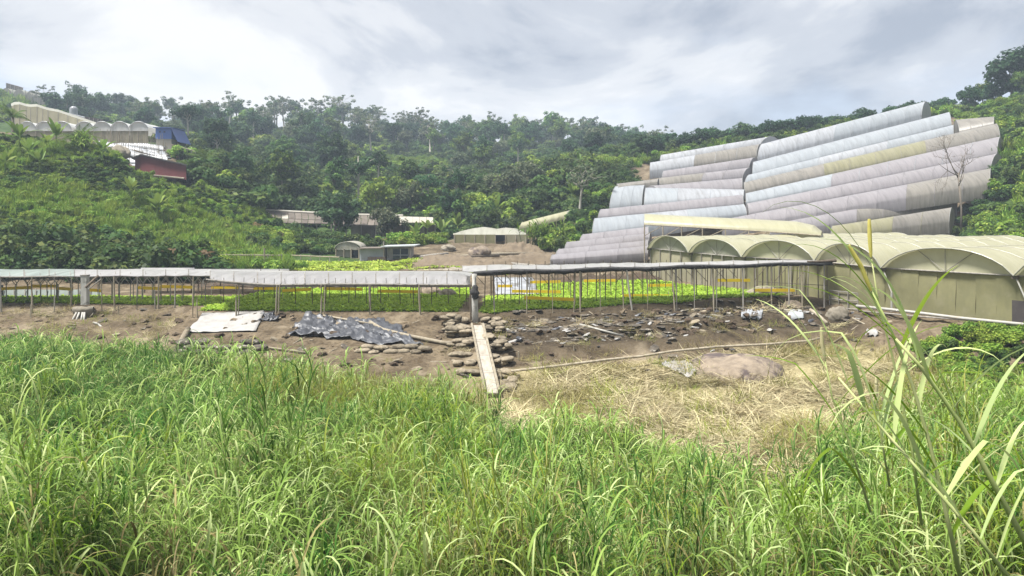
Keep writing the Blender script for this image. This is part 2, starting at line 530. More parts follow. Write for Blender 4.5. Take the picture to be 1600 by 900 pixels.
def ground_material():
    m, t = _nt('ground_soil')
    geo = t.nodes.new('ShaderNodeNewGeometry'); pos = geo.outputs['Position']
    at1 = t.nodes.new('ShaderNodeAttribute'); at1.attribute_name = 'green'
    at2 = t.nodes.new('ShaderNodeAttribute'); at2.attribute_name = 'straw'
    n1 = _noise(t, pos, 0.9, 8, 0.65, dist=0.4)
    n2 = _noise(t, pos, 6.0, 6, 0.7)
    soil = _mixc(t, _ramp(t, n1, .32, .68), (.072, .054, .034), (.165, .13, .086))
    soil = _mixc(t, _ramp(t, n2, .45, .75), soil, (.03, .021, .013))
    n3 = _noise(t, pos, 0.5, 5, 0.6)
    soil = _mixc(t, _ramp(t, n3, .55, .7), soil, (.22, .18, .125))
    grn = _mixc(t, _ramp(t, n1, .3, .7), (.022, .045, .012), (.055, .085, .022))
    stc = _mixc(t, _ramp(t, n2, .3, .65), (.19, .16, .085), (.34, .295, .165))
    stc = _mixc(t, _ramp(t, n1, .5, .75), stc, (.13, .115, .045))
    at3 = t.nodes.new('ShaderNodeAttribute'); at3.attribute_name = 'damp'
    wet = _mixc(t, _ramp(t, n2, .35, .65), (.030, .023, .015), (.075, .058, .038))
    soil = _mixc(t, at3.outputs['Fac'], soil, wet)
    c = _mixc(t, at2.outputs['Fac'], soil, stc)
    c = _mixc(t, at1.outputs['Fac'], c, grn)
    b = t.nodes.new('ShaderNodeBsdfPrincipled'); b.inputs['Roughness'].default_value = 0.95
    b.inputs['Specular IOR Level'].default_value = 0.1
    t.links.new(c, b.inputs['Base Color'])
    bn = t.nodes.new('ShaderNodeBump'); bn.inputs['Strength'].default_value = 0.9; bn.inputs['Distance'].default_value = 0.12
    t.links.new(_noise(t, pos, 3.5, 9, 0.7), bn.inputs['Height']); t.links.new(bn.outputs[0], b.inputs['Normal'])
    o = t.nodes.new('ShaderNodeOutputMaterial'); t.links.new(b.outputs[0], o.inputs['Surface'])
    return m
me = np_mesh('ground', V, Q, ground_material())
me.polygons.foreach_set('use_smooth', [True] * len(me.polygons))
for nm, arr in (('green', green), ('straw', straw), ('damp', damp)):
    at_ = me.attributes.new(nm, 'FLOAT', 'POINT'); at_.data.foreach_set('value', np.asarray(arr, np.float32).ravel())
tag(obj_from('ground', me), 'brown soil and green hillsides of the farmed valley', 'ground', kind='structure')
# ------------------------------------------------------------------ materials for the built things
M = {}
def film(name, c1, c2, dirt, dirt_at=(.42, .75), tr=.25, rough=.38, alpha=None):
    return mat(name, c1, c2, 2.2, rough, (1, .12, .2), dirt, dirt_at, 3.2, bump=.35, bump_scale=5, translucent=tr, spec=.45, dirt_stretch=(1, .1, .16), rnd=.025, alpha=alpha)
M['film_white'] = film('film_white', (0.383, 0.395, 0.414), (0.324, 0.332, 0.349), (0.239, 0.239, 0.242))
M['film_blue'] = film('film_blue', (0.293, 0.315, 0.336), (0.340, 0.362, 0.380), (0.255, 0.268, 0.280))
M['film_mauve'] = film('film_mauve', (0.255, 0.237, 0.246), (0.291, 0.273, 0.282), (0.211, 0.197, 0.202))
M['film_beige'] = film('film_beige', (0.264, 0.244, 0.212), (0.216, 0.200, 0.176), (0.160, 0.148, 0.128))
M['film_olive'] = film('film_olive', (0.240, 0.228, 0.132), (0.276, 0.260, 0.168), (0.184, 0.172, 0.112))
M['film_cream'] = film('film_cream', (0.370, 0.357, 0.227), (0.420, 0.403, 0.273), (0.311, 0.298, 0.189), (.5, .85), tr=.3)
M['film_pale'] = film('film_pale', (0.319, 0.311, 0.244), (0.361, 0.353, 0.294), (0.227, 0.218, 0.168), (.45, .8))
M['roof_film'] = film('roof_film', (0.533, 0.525, 0.525), (0.602, 0.593, 0.593), (0.361, 0.353, 0.335), (.5, .8), tr=.5, alpha=.72)
M['roof_grey'] = film('roof_grey', (.44, .43, .435), (.50, .49, .495), (.31, .30, .295), (.5, .8), tr=.45, alpha=.72)
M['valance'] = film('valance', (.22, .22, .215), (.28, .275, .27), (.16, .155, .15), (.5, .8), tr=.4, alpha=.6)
M['film_bright'] = film('film_bright', (0.568, 0.568, 0.542), (0.619, 0.619, 0.593), (0.430, 0.421, 0.387), (.5, .8), tr=.2)
M['roof_clear'] = film('roof_clear', (.28, .33, .30), (.36, .40, .37), (.2, .22, .2), tr=.3)
M['net_olive'] = mat('net_olive', (.275, .26, .135), (.225, .215, .115), 2.2, .9, (1, 1, .5), (.29, .27, .165), (.5, .8), 1.6, bump=.5, bump_scale=60, translucent=.25)
M['net_tan'] = mat('net_tan', (.33, .30, .21), (.26, .24, .16), .8, .9, (1, 1, .6), (.21, .19, .12), (.55, .8), 1.2, translucent=.2)
M['net_grey'] = mat('net_grey', (.19, .22, .20), (.25, .28, .26), 1.5, .9, (1, 1, 1), translucent=.2)
M['net_black'] = mat('net_black', (.022, .022, .024), (.05, .048, .045), 6, .85, bump=.8, bump_scale=14)
M['wood_pale'] = mat('wood_pale', (.29, .255, .195), (.20, .17, .12), 9, .85, (1, 1, .15), (.16, .13, .09), (.5, .75), 3, rnd=.2)
M['wood_dark'] = mat('wood_dark', (.075, .06, .045), (.12, .095, .07), 9, .9, (1, 1, .2), rnd=.25)
M['wood_grey'] = mat('wood_grey', (.28, .26, .23), (.17, .155, .135), 7, .9, (1, 1, .2), rnd=.2)
M['pipe'] = mat('white_pipe', (.36, .35, .32), (.28, .27, .24), 4, .5, (1, 1, 1), (.33, .29, .23), (.5, .75), 2)
M['steel'] = mat('galvanised_steel', (.30, .30, .29), (.22, .22, .21), 5, .5, rnd=.1)
M['yellow'] = mat('yellow_board', (.86, .66, .035), (.80, .60, .05), 5, .5, (1, 1, 1), (.55, .44, .10), (.62, .82), 4, translucent=.4, rnd=.12)
M['concrete'] = mat('weathered_concrete', (.42, .41, .38), (.31, .30, .27), 5, .9, (1, 1, .4), (.14, .14, .12), (.52, .7), 2.4, bump=.4)
M['tarp_white'] = mat('white_tarp', (.31, .30, .285), (.25, .24, .225), 2.5, .6, (1, 1, 1), (.27, .235, .19), (.55, .8), 1.5, bump=.5, bump_scale=7)
M['tarp_black'] = mat('black_plastic', (.028, .03, .036), (.055, .058, .068), 4, .42, (1, 1, 1), (.10, .095, .09), (.62, .85), 3, bump=.6, bump_scale=9, spec=.6)
M['sack'] = mat('woven_sack', (.255, .215, .155), (.18, .15, .105), 7, .9, (1, 1, 1), (.085, .068, .046), (.45, .66), 4, bump=.8, bump_scale=30, rnd=.25)
M['sack_dark'] = mat('dirty_sack', (.055, .047, .038), (.095, .08, .06), 6, .85, (1, 1, 1), (.36, .33, .28), (.55, .66), 4.5, bump=.6, rnd=.3)
M['rock'] = mat('rock', (.24, .195, .145), (.15, .12, .09), 2.5, .95, (1, 1, 1), (.075, .058, .055), (.5, .62), .8, bump=1.0, bump_scale=3.5)
M['stone_pale'] = mat('pale_stone', (.22, .195, .155), (.16, .14, .105), 4, .95, bump=.6, bump_scale=8, rnd=.15)
M['sheet_grey'] = mat('grey_sheet_metal', (.31, .33, .34), (.38, .40, .41), 1.5, .5, (1, 1, .3), (.22, .20, .17), (.55, .8), 1.6)
M['sheet_rust'] = mat('old_roof_sheet', (0.093, 0.077, 0.062), (0.124, 0.105, 0.087), 1.4, .85, (1, 1, 1), (0.074, 0.059, 0.043), (.5, .72), .9, rnd=.2)
M['sheet_pale'] = mat('pale_roof_sheet', (0.285, 0.262, 0.214), (0.330, 0.315, 0.270), .8, .7, (1, 1, 1), (0.270, 0.232, 0.180), (.5, .8), .6)
M['wall_red'] = mat('red_wall', (0.163, 0.045, 0.047), (0.136, 0.037, 0.040), 1.2, .75, (1, 1, .4), (0.116, 0.043, 0.040), (.55, .8), .8)
M['roof_dark'] = mat('dark_roof', (.05, .042, .042), (.075, .065, .06), 2, .7)
M['wall_blue'] = mat('blue_wall', (.085, .145, .36), (.095, .16, .39), 1.0, .65)
M['roof_blue'] = mat('blue_roof', (.05, .085, .23), (.06, .10, .26), 1.0, .6)
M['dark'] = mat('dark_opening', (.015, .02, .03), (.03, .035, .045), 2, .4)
M['glass'] = mat('dark_glass', (.02, .03, .06), (.035, .05, .09), 2, .12, spec=.6)
M['thatch'] = mat('grey_thatch', (.22, .21, .17), (.33, .315, .27), 5, .95, (1, 1, .4), (.13, .12, .09), (.5, .75), 2, bump=.7)
M['soil_dark'] = mat('dark_soil', (.045, .032, .021), (.08, .056, .036), 3, .95, bump=.8, bump_scale=10)
M['soil'] = mat('bed_soil', (.10, .076, .05), (.155, .12, .08), 1.2, .95, bump=.6, bump_scale=8)
M['wood_plank'] = mat('weathered_plank', (.33, .30, .255), (.25, .225, .185), 6, .85, (1, .25, 1), (.15, .13, .10), (.5, .75), 4, bump=.4, rnd=.15)
M['mulch'] = mat('silver_mulch_film', (0.310, 0.323, 0.340), (0.241, 0.249, 0.267), 2, .4, (1, 1, 1), (0.112, 0.107, 0.095), (.48, .68), 1.5)

def frange(a, b, n):
    return [a + (b - a) * i / (n - 1) for i in range(n)]
def lerp(a, b, t):
    return Vector(a) + (Vector(b) - Vector(a)) * t

# ------------------------------------------------------------------ hillside tunnels
# name, crest left, crest right, eave left, eave right (picture columns/rows only fix bearing and height angle; the depth comes from the slope)
def tunnel(lab, c0, c1, e0, e1, mats, group, n=None, flip_end=None, lo=50, coff=2.4, eoff=1.5, sag=0.0):
    A, B = hit(*c0, coff, lo), hit(*c1, coff, lo)
    P, Q_ = hit(*e0, eoff, lo), hit(*e1, eoff, lo)
    for C, E in ((A, P), (B, Q_)):          # the front half of the arch is about 1.5 to 2.6 m deep
        dy = C.y - E.y
        if dy < 1.5 or dy > 2.8:
            ny_ = C.y - min(max(dy, 1.5), 2.8)
            s = ny_ / E.y
            E.x, E.y, E.z = E.x * s, ny_, EYE + (E.z - EYE) * s
    base = lerp(P, Q_, .5); base.z = gz(base.x, base.y)
    t = thing('tunnel_greenhouse', lab, 'greenhouse', base, group)
    L = (B - A).length
    n = n or max(3, int(round(L / 3.4)))
    NS = 9
    def section(u, lift=0.0):
        c, e = lerp(A, B, u), lerp(P, Q_, u)
        wob = math.sin(u * math.pi * n) ** 2
        s = sag * math.sin(u * math.pi)
        h = c.z - e.z
        back = Vector((c.x + (c.x - e.x), c.y + (c.y - e.y) * .9, c.z - h * .75))
        pts = [Vector((e.x, e.y, e.z - .55 * abs(h) - .3))]
        for k in range(NS):
            th = k / (NS - 1) * math.pi / 2
            hx, vz = .55 * (1 - math.cos(th)) + .45 * k / (NS - 1), .6 * math.sin(th) + .4 * k / (NS - 1)
            pts.append(Vector((e.x + (c.x - e.x) * hx, e.y + (c.y - e.y) * hx, e.z + h * vz - s * h + (lift - .015 * wob) * 1.0)))
        for k in range(1, 5):
            th = k / 4 * math.pi / 2
            hx, vz = math.sin(th), math.cos(th)
            pts.append(Vector((c.x + (back.x - c.x) * hx, c.y + (back.y - c.y) * hx, back.z + (c.z - back.z) * vz - s * h + lift)))
        return pts
    for i in range(n):
        u0, u1 = i / n + .0003, (i + 1) / n - .0003
        m = mats[min(int((i + .5) / n * len(mats)), len(mats) - 1)] if len(mats) < 4 else random.choice(mats)
        b = MB().strip([section(lerp1) for lerp1 in frange(u0, u1, 4)])
        b.build('roof_panel', M[m], t, smooth=True)
    for i in range(0, n + 1):
        sec = section(min(max(i / n, .001), .999), .012)
        MB().tube(sec, .022, 4).build('hoop', M['steel'] if i in (0, n) else M[mats[0]], t)
    for u in (0.0, 1.0):                     # end wall under the last hoop
        sec = section(u)
        c = sum((Vector(p) for p in sec), Vector()) / len(sec); c.z = min(p.z for p in sec)
        MB().add([tuple(p) for p in sec] + [tuple(c)], [(i, i + 1, len(sec)) for i in range(len(sec) - 1)] + [(len(sec) - 1, 0, len(sec))]).build('end_sheet', M[mats[0] if u == 0 else mats[-1]], t)
    return t
G1 = 'tunnel rows of the right block on the hillside'
G2 = 'tunnel rows of the left block on the hillside'
tunnel('topmost pale blue-grey tunnel of the right hillside block, below the ridge trees', (1190, 225), (1447, 158), (1183, 248), (1440, 180), ['film_white', 'film_blue'], G1)
tunnel('second pale blue tunnel from the top of the right hillside block', (1177, 253), (1483, 175), (1175, 274), (1487, 196), ['film_blue'], G1)
tunnel('whitest long tunnel, third from the top of the right hillside block', (1170, 273), (1490, 195), (1163, 287), (1490, 212), ['film_blue', 'film_white', 'film_blue'], G1)
tunnel('short tan roof at the upper right corner of the hillside greenhouses', (1493, 187), (1553, 182), (1499, 207), (1553, 194), ['film_beige'], G1)
tunnel('long tunnel with an olive yellow middle on the right hillside block', (1162, 285), (1557, 193), (1163, 300), (1563, 214), ['film_beige', 'film_olive', 'film_beige'], G1)
tunnel('mauve tunnel with a light blue left end below the olive tunnel', (1165, 302), (1563, 213), (1165, 317), (1558, 241), ['film_blue', 'film_mauve', 'film_mauve'], G1)
tunnel('wholly mauve grey tunnel, sixth long row of the right hillside block', (1167, 318), (1558, 240), (1170, 334), (1548, 264), ['film_mauve'], G1)
tunnel('mauve grey tunnel behind the leafless tree, with a beige right end', (1130, 343), (1548, 263), (1128, 358), (1547, 289), ['film_mauve', 'film_mauve', 'film_beige'], G1)
tunnel('mauve tunnel ending left of the leafless tree, second row from the bottom', (1205, 350), (1495, 298), (1203, 366), (1495, 323), ['film_mauve', 'film_beige'], G1)
tunnel('short yellowish tunnel, lowest row of the right hillside block', (1300, 353), (1487, 324), (1298, 372), (1483, 347), ['film_olive', 'film_beige'], G1)
tunnel('short whitish tunnel on top of the left hillside block', (1033, 242), (1204, 213), (1031, 252), (1187, 228), ['film_white'], G2)
tunnel('pale tunnel with a round left end, second from top of the left block', (1016, 254), (1187, 225), (1015, 268), (1182, 244), ['film_white', 'film_beige'], G2)
tunnel('mauve tunnel, third from the top of the left hillside block', (1037, 267), (1178, 246), (1034, 278), (1170, 263), ['film_mauve'], G2)
tunnel('mauve tunnel, fourth from the top of the left hillside block', (1030, 278), (1170, 262), (1029, 289), (1160, 278), ['film_beige', 'film_mauve'], G2)
tunnel('narrow mauve tunnel just above the two bluish ones in the left block', (1019, 290), (1160, 278), (1029, 300), (1160, 296), ['film_mauve'], G2)
tunnel('small flat grey roof above the bluish panel at the left block', (964, 287), (1029, 279), (966, 293), (1027, 284), ['film_beige'], G2)
tunnel('short tall bluish tunnel at the left edge of the left hillside block', (962, 291), (1007, 289), (952, 324), (1003, 319), ['film_blue'], G2, n=3)
tunnel('light blue tunnel tapering right, beside the short tall bluish one', (1009, 293), (1163, 296), (1006, 319), (1162, 306), ['film_blue', 'film_white'], G2)
tunnel('brown grey tunnel between the two light blue ones of the left block', (939, 327), (1160, 304), (934, 340), (1162, 319), ['film_mauve'], G2)
tunnel('wide light blue tunnel behind the cream tunnel in the left block', (929, 341), (1162, 319), (925, 366), (1167, 334), ['film_blue', 'film_white', 'film_blue'], G2)
tunnel('mauve tunnel, fourth from the bottom of the left hillside block', (911, 366), (1013, 354), (905, 380), (1013, 366), ['film_mauve'], G2, coff=2.0, eoff=1.3)
tunnel('mauve tunnel, third from the bottom of the left hillside block', (886, 378), (1016, 364), (882, 391), (1014, 376), ['film_mauve'], G2, coff=2.0, eoff=1.3)
tunnel('mauve tunnel, second from the bottom of the left hillside block', (873, 389), (1013, 375), (868, 399), (1012, 386), ['film_mauve'], G2, coff=1.6, eoff=1.0)
tunnel('lowest mauve tunnel of the left hillside block', (863, 398), (1013, 384), (860, 406), (1012, 396), ['film_mauve'], G2, coff=1.4, eoff=.8)
# the cream tunnel in front of the hillside
def cream_tunnel():
    pts = [(1007, 334, 62), (1080, 338, 60.5), (1170, 342, 59), (1245, 346, 58), (1272, 352, 57.5), (1284, 361, 57.3)]
    low = [(1007, 351, 59.5), (1080, 355, 58), (1170, 360, 56.5), (1245, 365, 55.5), (1268, 367, 55.3), (1283, 368, 55.2)]
    C = [at(*p) for p in pts]; E = [at(*p) for p in low]
    base = Vector((E[2].x, E[2].y, gz(E[2].x, E[2].y)))
    t = thing('tunnel_greenhouse', 'cream tunnel above the arched roofs, open frame under its left end', 'greenhouse', base)
    def sec(c, e):
        r = []
        for k in range(9):
            th = k / 8 * math.pi / 2
            r.append(Vector((e.x + (c.x - e.x) * (1 - math.cos(th)), e.y + (c.y - e.y) * (1 - math.cos(th)), e.z + (c.z - e.z) * math.sin(th))))
        for k in range(1, 6):
            th = k / 5 * math.pi / 2
            d = (c - e)
            r.append(Vector((c.x + d.x * math.sin(th), c.y + d.y * math.sin(th), c.z - d.z * .9 * (1 - math.cos(th)))))
        return r
    secs = []
    for i in range(len(C) - 1):
        k = 5 if i < 3 else 1
        for j in range(k):
            secs.append(sec(lerp(C[i], C[i + 1], j / k), lerp(E[i], E[i + 1], j / k)))
    secs.append(sec(C[-1], E[-1]))
    for i in range(len(secs) - 1):
        MB().strip([secs[i], secs[i + 1]]).build('roof_panel', M['film_cream'], t, smooth=True)
    for i in range(0, len(secs) - 2, 2):
        e = secs[i][0]; bk = secs[i][-1]
        MB().bar((e.x, e.y, gz(e.x, e.y) - .2), e, .05).build('post', M['wood_pale'], t)
        MB().bar((bk.x, bk.y, gz(bk.x, bk.y) - .2), bk, .05).build('post', M['wood_pale'], t)
        MB().bar(e, bk, .035).build('tie_beam', M['wood_pale'], t)
        if i < 12:
            nx_ = secs[i + 2][0]
            MB().bar((e.x, e.y, e.z - .9), nx_, .03).build('brace', M['wood_pale'], t)
    MB().tube([s[0] for s in secs], .045, 5).build('eave_rail', M['wood_pale'], t)
cream_tunnel()

# ------------------------------------------------------------------ arched greenhouse at the right
def arched_house():
    springs = [(1016, 388), (1080, 395), (1163, 402), (1277, 408), (1381, 419), (1588, 431)]
    apex_y = [369, 374, 376, 381, 388]
    def wall_xy(px):
        u = (px - 800) / F
        Y = 42.13 / (u + .635)
        return u * Y, Y
    base = Vector((18, 38, 0))
    t = thing('arched_greenhouse', 'large cream roofed greenhouse with five arched bays and olive net walls', 'greenhouse', base)
    S = []
    for px, py in springs:
        x, y = wall_xy(px)
        S.append(at(px, py, y))
    last = S[-1] + (S[-1] - S[-2]) * .9
    last.z = S[-1].z - .05
    S.append(last)
    apex_y.append(396)
    dirv = Vector((.844, .536, 0))
    LEN = 27.0
    for b in range(len(S) - 1):
        A, B = S[b], S[b + 1]
        mid = (A + B) / 2
        pxm = 800 + F * mid.x / mid.y
        ap = at(pxm, apex_y[b], mid.y).z if b < 5 else mid.z + 1.15
        rise = max(.75, ap - mid.z)
        def arch(off, lift=0.0, k=15):
            pts = []
            for i in range(k):
                u = i / (k - 1)
                p = lerp(A, B, u)
                h = rise * (1 - abs(2 * u - 1) ** 2.3) ** .8
                pts.append(Vector((p.x, p.y, p.z + h + lift)) + dirv * off)
            return pts
        # roof panels along the bay, each a curved sheet between two hoops
        nseg = 11
        for s in range(nseg):
            o0, o1 = s * LEN / nseg - (.25 if s == 0 else 0), (s + 1) * LEN / nseg - .02
            rows = [arch(o, -.03 * math.sin(math.pi * (o - o0) / (o1 - o0))) for o in frange(o0, o1, 4)]
            MB().strip(rows).build('roof_panel', M['film_cream'], t, smooth=True)
        for s in range(nseg + 1):
            MB().tube(arch(s * LEN / nseg - (.26 if s == 0 else 0), .012), .035 if s == 0 else .022, 5).build('hoop', M['film_pale'], t)
        # gable net, its cross rail and struts
        ar = arch(.06)
        MB().add([tuple(p) for p in ar], [tuple(range(len(ar)))]).build('gable_net', M['film_pale'] if b < 2 else M['net_pale'], t)
        MB().bar(A + dirv * .02, B + dirv * .02, .04).build('cross_rail', M['wood_grey'], t)
        for u in (.32, .5, .68):
            q = ar[int(round(u * 14))]
            a0 = lerp(A, B, .5)
            MB().bar(a0 - dirv * .01, q - dirv * .07, .016, n=4).build('gable_strut', M['film_beige'], t)
        # wall net under the spring line, in panels between studs
        gz0 = min(gz(A.x, A.y), gz(B.x, B.y)) - .15
        nst = max(3, int((B - A).length / .8))
        for k in range(nst):
            p, q = lerp(A, B, k / nst), lerp(A, B, (k + 1) / nst)
            n_ = 6
            rows = []
            for zz in frange(0, 1, n_):
                rows.append([Vector((w_.x, w_.y, gz0 + (w_.z - gz0) * zz)) + dirv * (.10 + .05 * math.sin(zz * 5 + k) * (.3 < zz)) for w_ in (p, lerp(p, q, .5), q)])
            MB().strip(rows).build('wall_net', M['net_olive'] if b > 1 else M['net_tan'], t, smooth=True)
            if b < 3:
                MB().bar((p.x, p.y, gz0), p, .03, n=5).build('stud', M['wood_grey'], t)
        # gutter bracket and raking strut at the spring
        c = A - dirv * .1
        MB().box((c.x, c.y, c.z - .06), (.28, .2, .14), rz=R(-32)).build('gutter_bracket', M['wood_dark'], t)
        if b in (4, 5):
            d = (S[4] - S[3]).normalized()
            foot = Vector((c.x, c.y, c.z - 1.15)) + d * .55 - dirv * .15
            MB().bar(c, foot, .035).build('rain_pipe', M['pipe'], t)
            MB().bar(foot, (foot.x, foot.y, gz(foot.x, foot.y) - .1), .05).build('rain_pipe', M['pipe'], t)
        for dd in frange(0, LEN, 9)[1:]:
            g = B + dirv * dd
            MB().bar((g.x, g.y, gz(g.x, g.y) - .2), g, .05, n=5).build('post', M['wood_grey'], t)
        g0, g1 = B, B + dirv * LEN
        MB().bar(g0 - Vector((0, 0, .04)), g1 - Vector((0, 0, .04)), .09, n=5).build('gutter', M['film_pale'], t)
    # left flank wall
    A = S[0]
    for k in range(9):
        p, q = A + dirv * (k * 3), A + dirv * (k * 3 + 3)
        MB().strip([[(p.x, p.y, gz(p.x, p.y) - .3), (q.x, q.y, gz(q.x, q.y) - .3)], [tuple(p), tuple(q)]]).build('flank_net', M['net_tan'], t)
    # darker door panel at the right edge
    p = lerp(S[4], S[5], .975) - dirv * .05; q = lerp(S[4], S[5], 1.06) - dirv * .05
    MB().strip([[(p.x, p.y, -.2), (q.x, q.y, -.2)], [(p.x, p.y, 1.05), (q.x, q.y, 1.05)]]).build('door', M['roof_dark'], t)
    # white water pipe along its foot
    pts = [at(1338, 478, 37.2), at(1420, 487, 35.3), at(1500, 497, 33.5), at(1600, 507, 31.3), at(1760, 524, 28.4)]
    tag(MB().tube(pts, .075, 8).build('water_pipe', M['pipe'], smooth=True, loc=pts[0]), 'long white pipe lying along the foot of the arched greenhouse', 'pipe')
    pts2 = [at(1346, 486, 36.9), at(1430, 494, 35.0), at(1510, 500, 33.3), at(1620, 512, 31.0)]
    tag(MB().tube(pts2, .04, 6).build('water_pipe', M['wood_grey'], smooth=True, loc=pts2[0]), 'thinner grey pipe just below the long white pipe', 'pipe')
M['net_pale'] = mat('net_pale', (.50, .485, .33), (.56, .54, .38), 1.5, .8, translucent=.3)
arched_house()

# leaning panel of wire frame by the shelter's right end
def crate_panel():
    a, b = at(1297, 492, 38.9), at(1341, 496, 37.4)
    t = thing('wire_panel', 'grey wire framed panel standing where shelter meets arched greenhouse', 'panel', ((a.x + b.x) / 2, (a.y + b.y) / 2, gz((a.x + b.x) / 2, (a.y + b.y) / 2)))
    top = Vector((0, 0, 1.3))
    MB().strip([[a, b], [a + top * .5, b + top * .5], [a + top, b + top * .92]]).build('mesh_sheet', M['net_tan'], t)
    off = Vector((-.05, -.06, 0))
    for k in range(4):
        MB().bar(a + top * (k / 3) + off, b + top * (k / 3) * .95 + off, .03).build('rail', M['wood_grey'], t)
    for u in (0, .33, .66, 1):
        p = lerp(a, b, u) + off
        MB().bar(p, p + top * (1 - .06 * u), .03).build('upright', M['wood_grey'], t)
crate_panel()
# ------------------------------------------------------------------ low nursery shelters on the bench
def roof_sheet(px0, px1, front, back, n, mt, t, bulge=.12, th=.02, jag=.03):
    """front/back: functions column -> (row, distance). One panel per bay."""
    for i in range(n):
        a, b = px0 + (px1 - px0) * i / n, px0 + (px1 - px0) * (i + 1) / n
        rows = []
        for p in frange(a + .4, b - .4, 5):
            fp, bp = at(p, *front(p)), at(p, *back(p))
            lift = -.018 * math.sin(math.pi * (p - a) / (b - a))
            r = []
            for u in frange(0, 1, 7):
                q = lerp(fp, bp, u)
                q.z += bulge * math.sin(math.pi * min(1, u * 1.1)) + lift * (1 - u * .5) + jag * (vnoise(p * .09, u * 4, 5) - .5)
                r.append(q)
            rows.append(r)
        MB().slab(rows, th).build('roof_panel', M[mt], t)
        MB().tube([q + Vector((0, 0, .012)) for q in rows[0]], .016, 4).build('roof_rib', M['wood_grey'], t)
def post(t, px, ytop, Y, r=.035, mt='wood_pale', lean=0.0, foot=None, name='post'):
    a = at(px, ytop, Y)
    X = a.x + lean
    zf = gz(X, Y) - .15 if foot is None else foot
    MB().tube([(X, Y, zf), ((X + a.x) / 2 + random.uniform(-.02, .02), Y, (zf + a.z) / 2), a], [r, r * .95, r * .85], 6).build(name, M[mt], t)

# --- middle shelter
mid = thing('rain_shelter', 'middle low rain shelter with greyish white ribbed roof over green seedlings', 'shelter', (-8.5, 38, 0))
mf = lambda p: (443 + .6 * math.sin(p * .02) - 7.5 * max(0, (430 - p) / 102) ** 1.3, 36.2 + .2 * math.sin(p))
mb = lambda p: (425.5 + 6 * max(0, (p - 700) / 35) ** 2 - 2.5 * max(0, (430 - p) / 102), 40.5)
roof_sheet(328, 735, mf, mb, 11, 'roof_grey', mid, .10)
for i in range(11):
    a, b = 328 + 37 * i, 328 + 37 * (i + 1) - .3
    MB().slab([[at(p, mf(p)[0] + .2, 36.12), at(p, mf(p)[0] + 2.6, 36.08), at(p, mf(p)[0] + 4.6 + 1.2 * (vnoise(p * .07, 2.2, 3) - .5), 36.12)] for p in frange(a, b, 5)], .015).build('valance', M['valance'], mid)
mb2 = lambda p: (436, 43.5)
def back_slope():
    for i in range(11):
        a, b = 328 + 37 * i, 328 + 37 * (i + 1)
        rows = []
        for p in frange(a + .4, b - .4, 3):
            q0 = at(p, *mb(p)); q1 = Vector((q0.x, 44.2, 1.35))
            rows.append([q0, lerp(q0, q1, .5) + Vector((0, 0, .1)), q1])
        MB().slab(rows, .02).build('roof_panel', M['roof_film'], mid)
back_slope()
MB().tube([at(p, mf(p)[0] + 1.6, 36.1) for p in frange(322, 737, 24)], .045, 6).build('eave_rail', M['wood_grey'], mid)
MB().tube([at(p, 447.5 + .7 * math.sin(p * .05), 36.25) for p in frange(322, 737, 24)], .022, 5).build('tie_rail', M['wood_dark'], mid)
for px, r in ((302, .04), (308, .03), (369, .045), (374, .025), (433, .05), (437, .035), (502, .05), (508, .03), (577, .05), (579, .03), (655, .055)):
    post(mid, px, 445, 36.0, r, 'wood_pale', random.uniform(-.06, .06))
for k, px in enumerate(frange(318, 730, 27)):
    y = 431 + 4 * random.random()
    a = at(px, y + 2, 36.35); b = at(px + random.uniform(-2, 2), 449 + random.uniform(0, 3), 36.3)
    MB().bar(b, a, .018, n=4).build('roof_tie', M['wood_grey'], mid)
for Yr in (39.0, 42.0, 45.0):
    for px in frange(312, 728, 15):
        X = (px - 800) / F * 36 + random.uniform(-.2, .2)
        MB().bar((X, Yr, -.1), (X + random.uniform(-.05, .05), Yr, 1.55), .022, n=5).build('post', M['wood_dark'], mid)
    MB().bar((-15.3, Yr, 1.42), (-2.3, Yr, 1.45), .025, n=5).build('purlin', M['wood_dark'], mid)

# --- right shelter
rgt = thing('rain_shelter', 'right low rain shelter with white roof and ragged black front edge', 'shelter', (8, 40, 0))
def rfy(p):
    return 35.7 + (p - 738) / (1300 - 738) * 2.9
rf = lambda p: (423.0 - (p - 738) * .0258 + 1.0 * math.sin(p * .045), rfy(p))
rb = lambda p: (415.0 - (p - 738) * .0175 + .7 * math.sin(p * .031), rfy(p) + 4.6 - (p - 738) * .0062)
roof_sheet(722, 1300, rf, rb, 15, 'roof_film', rgt, .05, .03, .06)
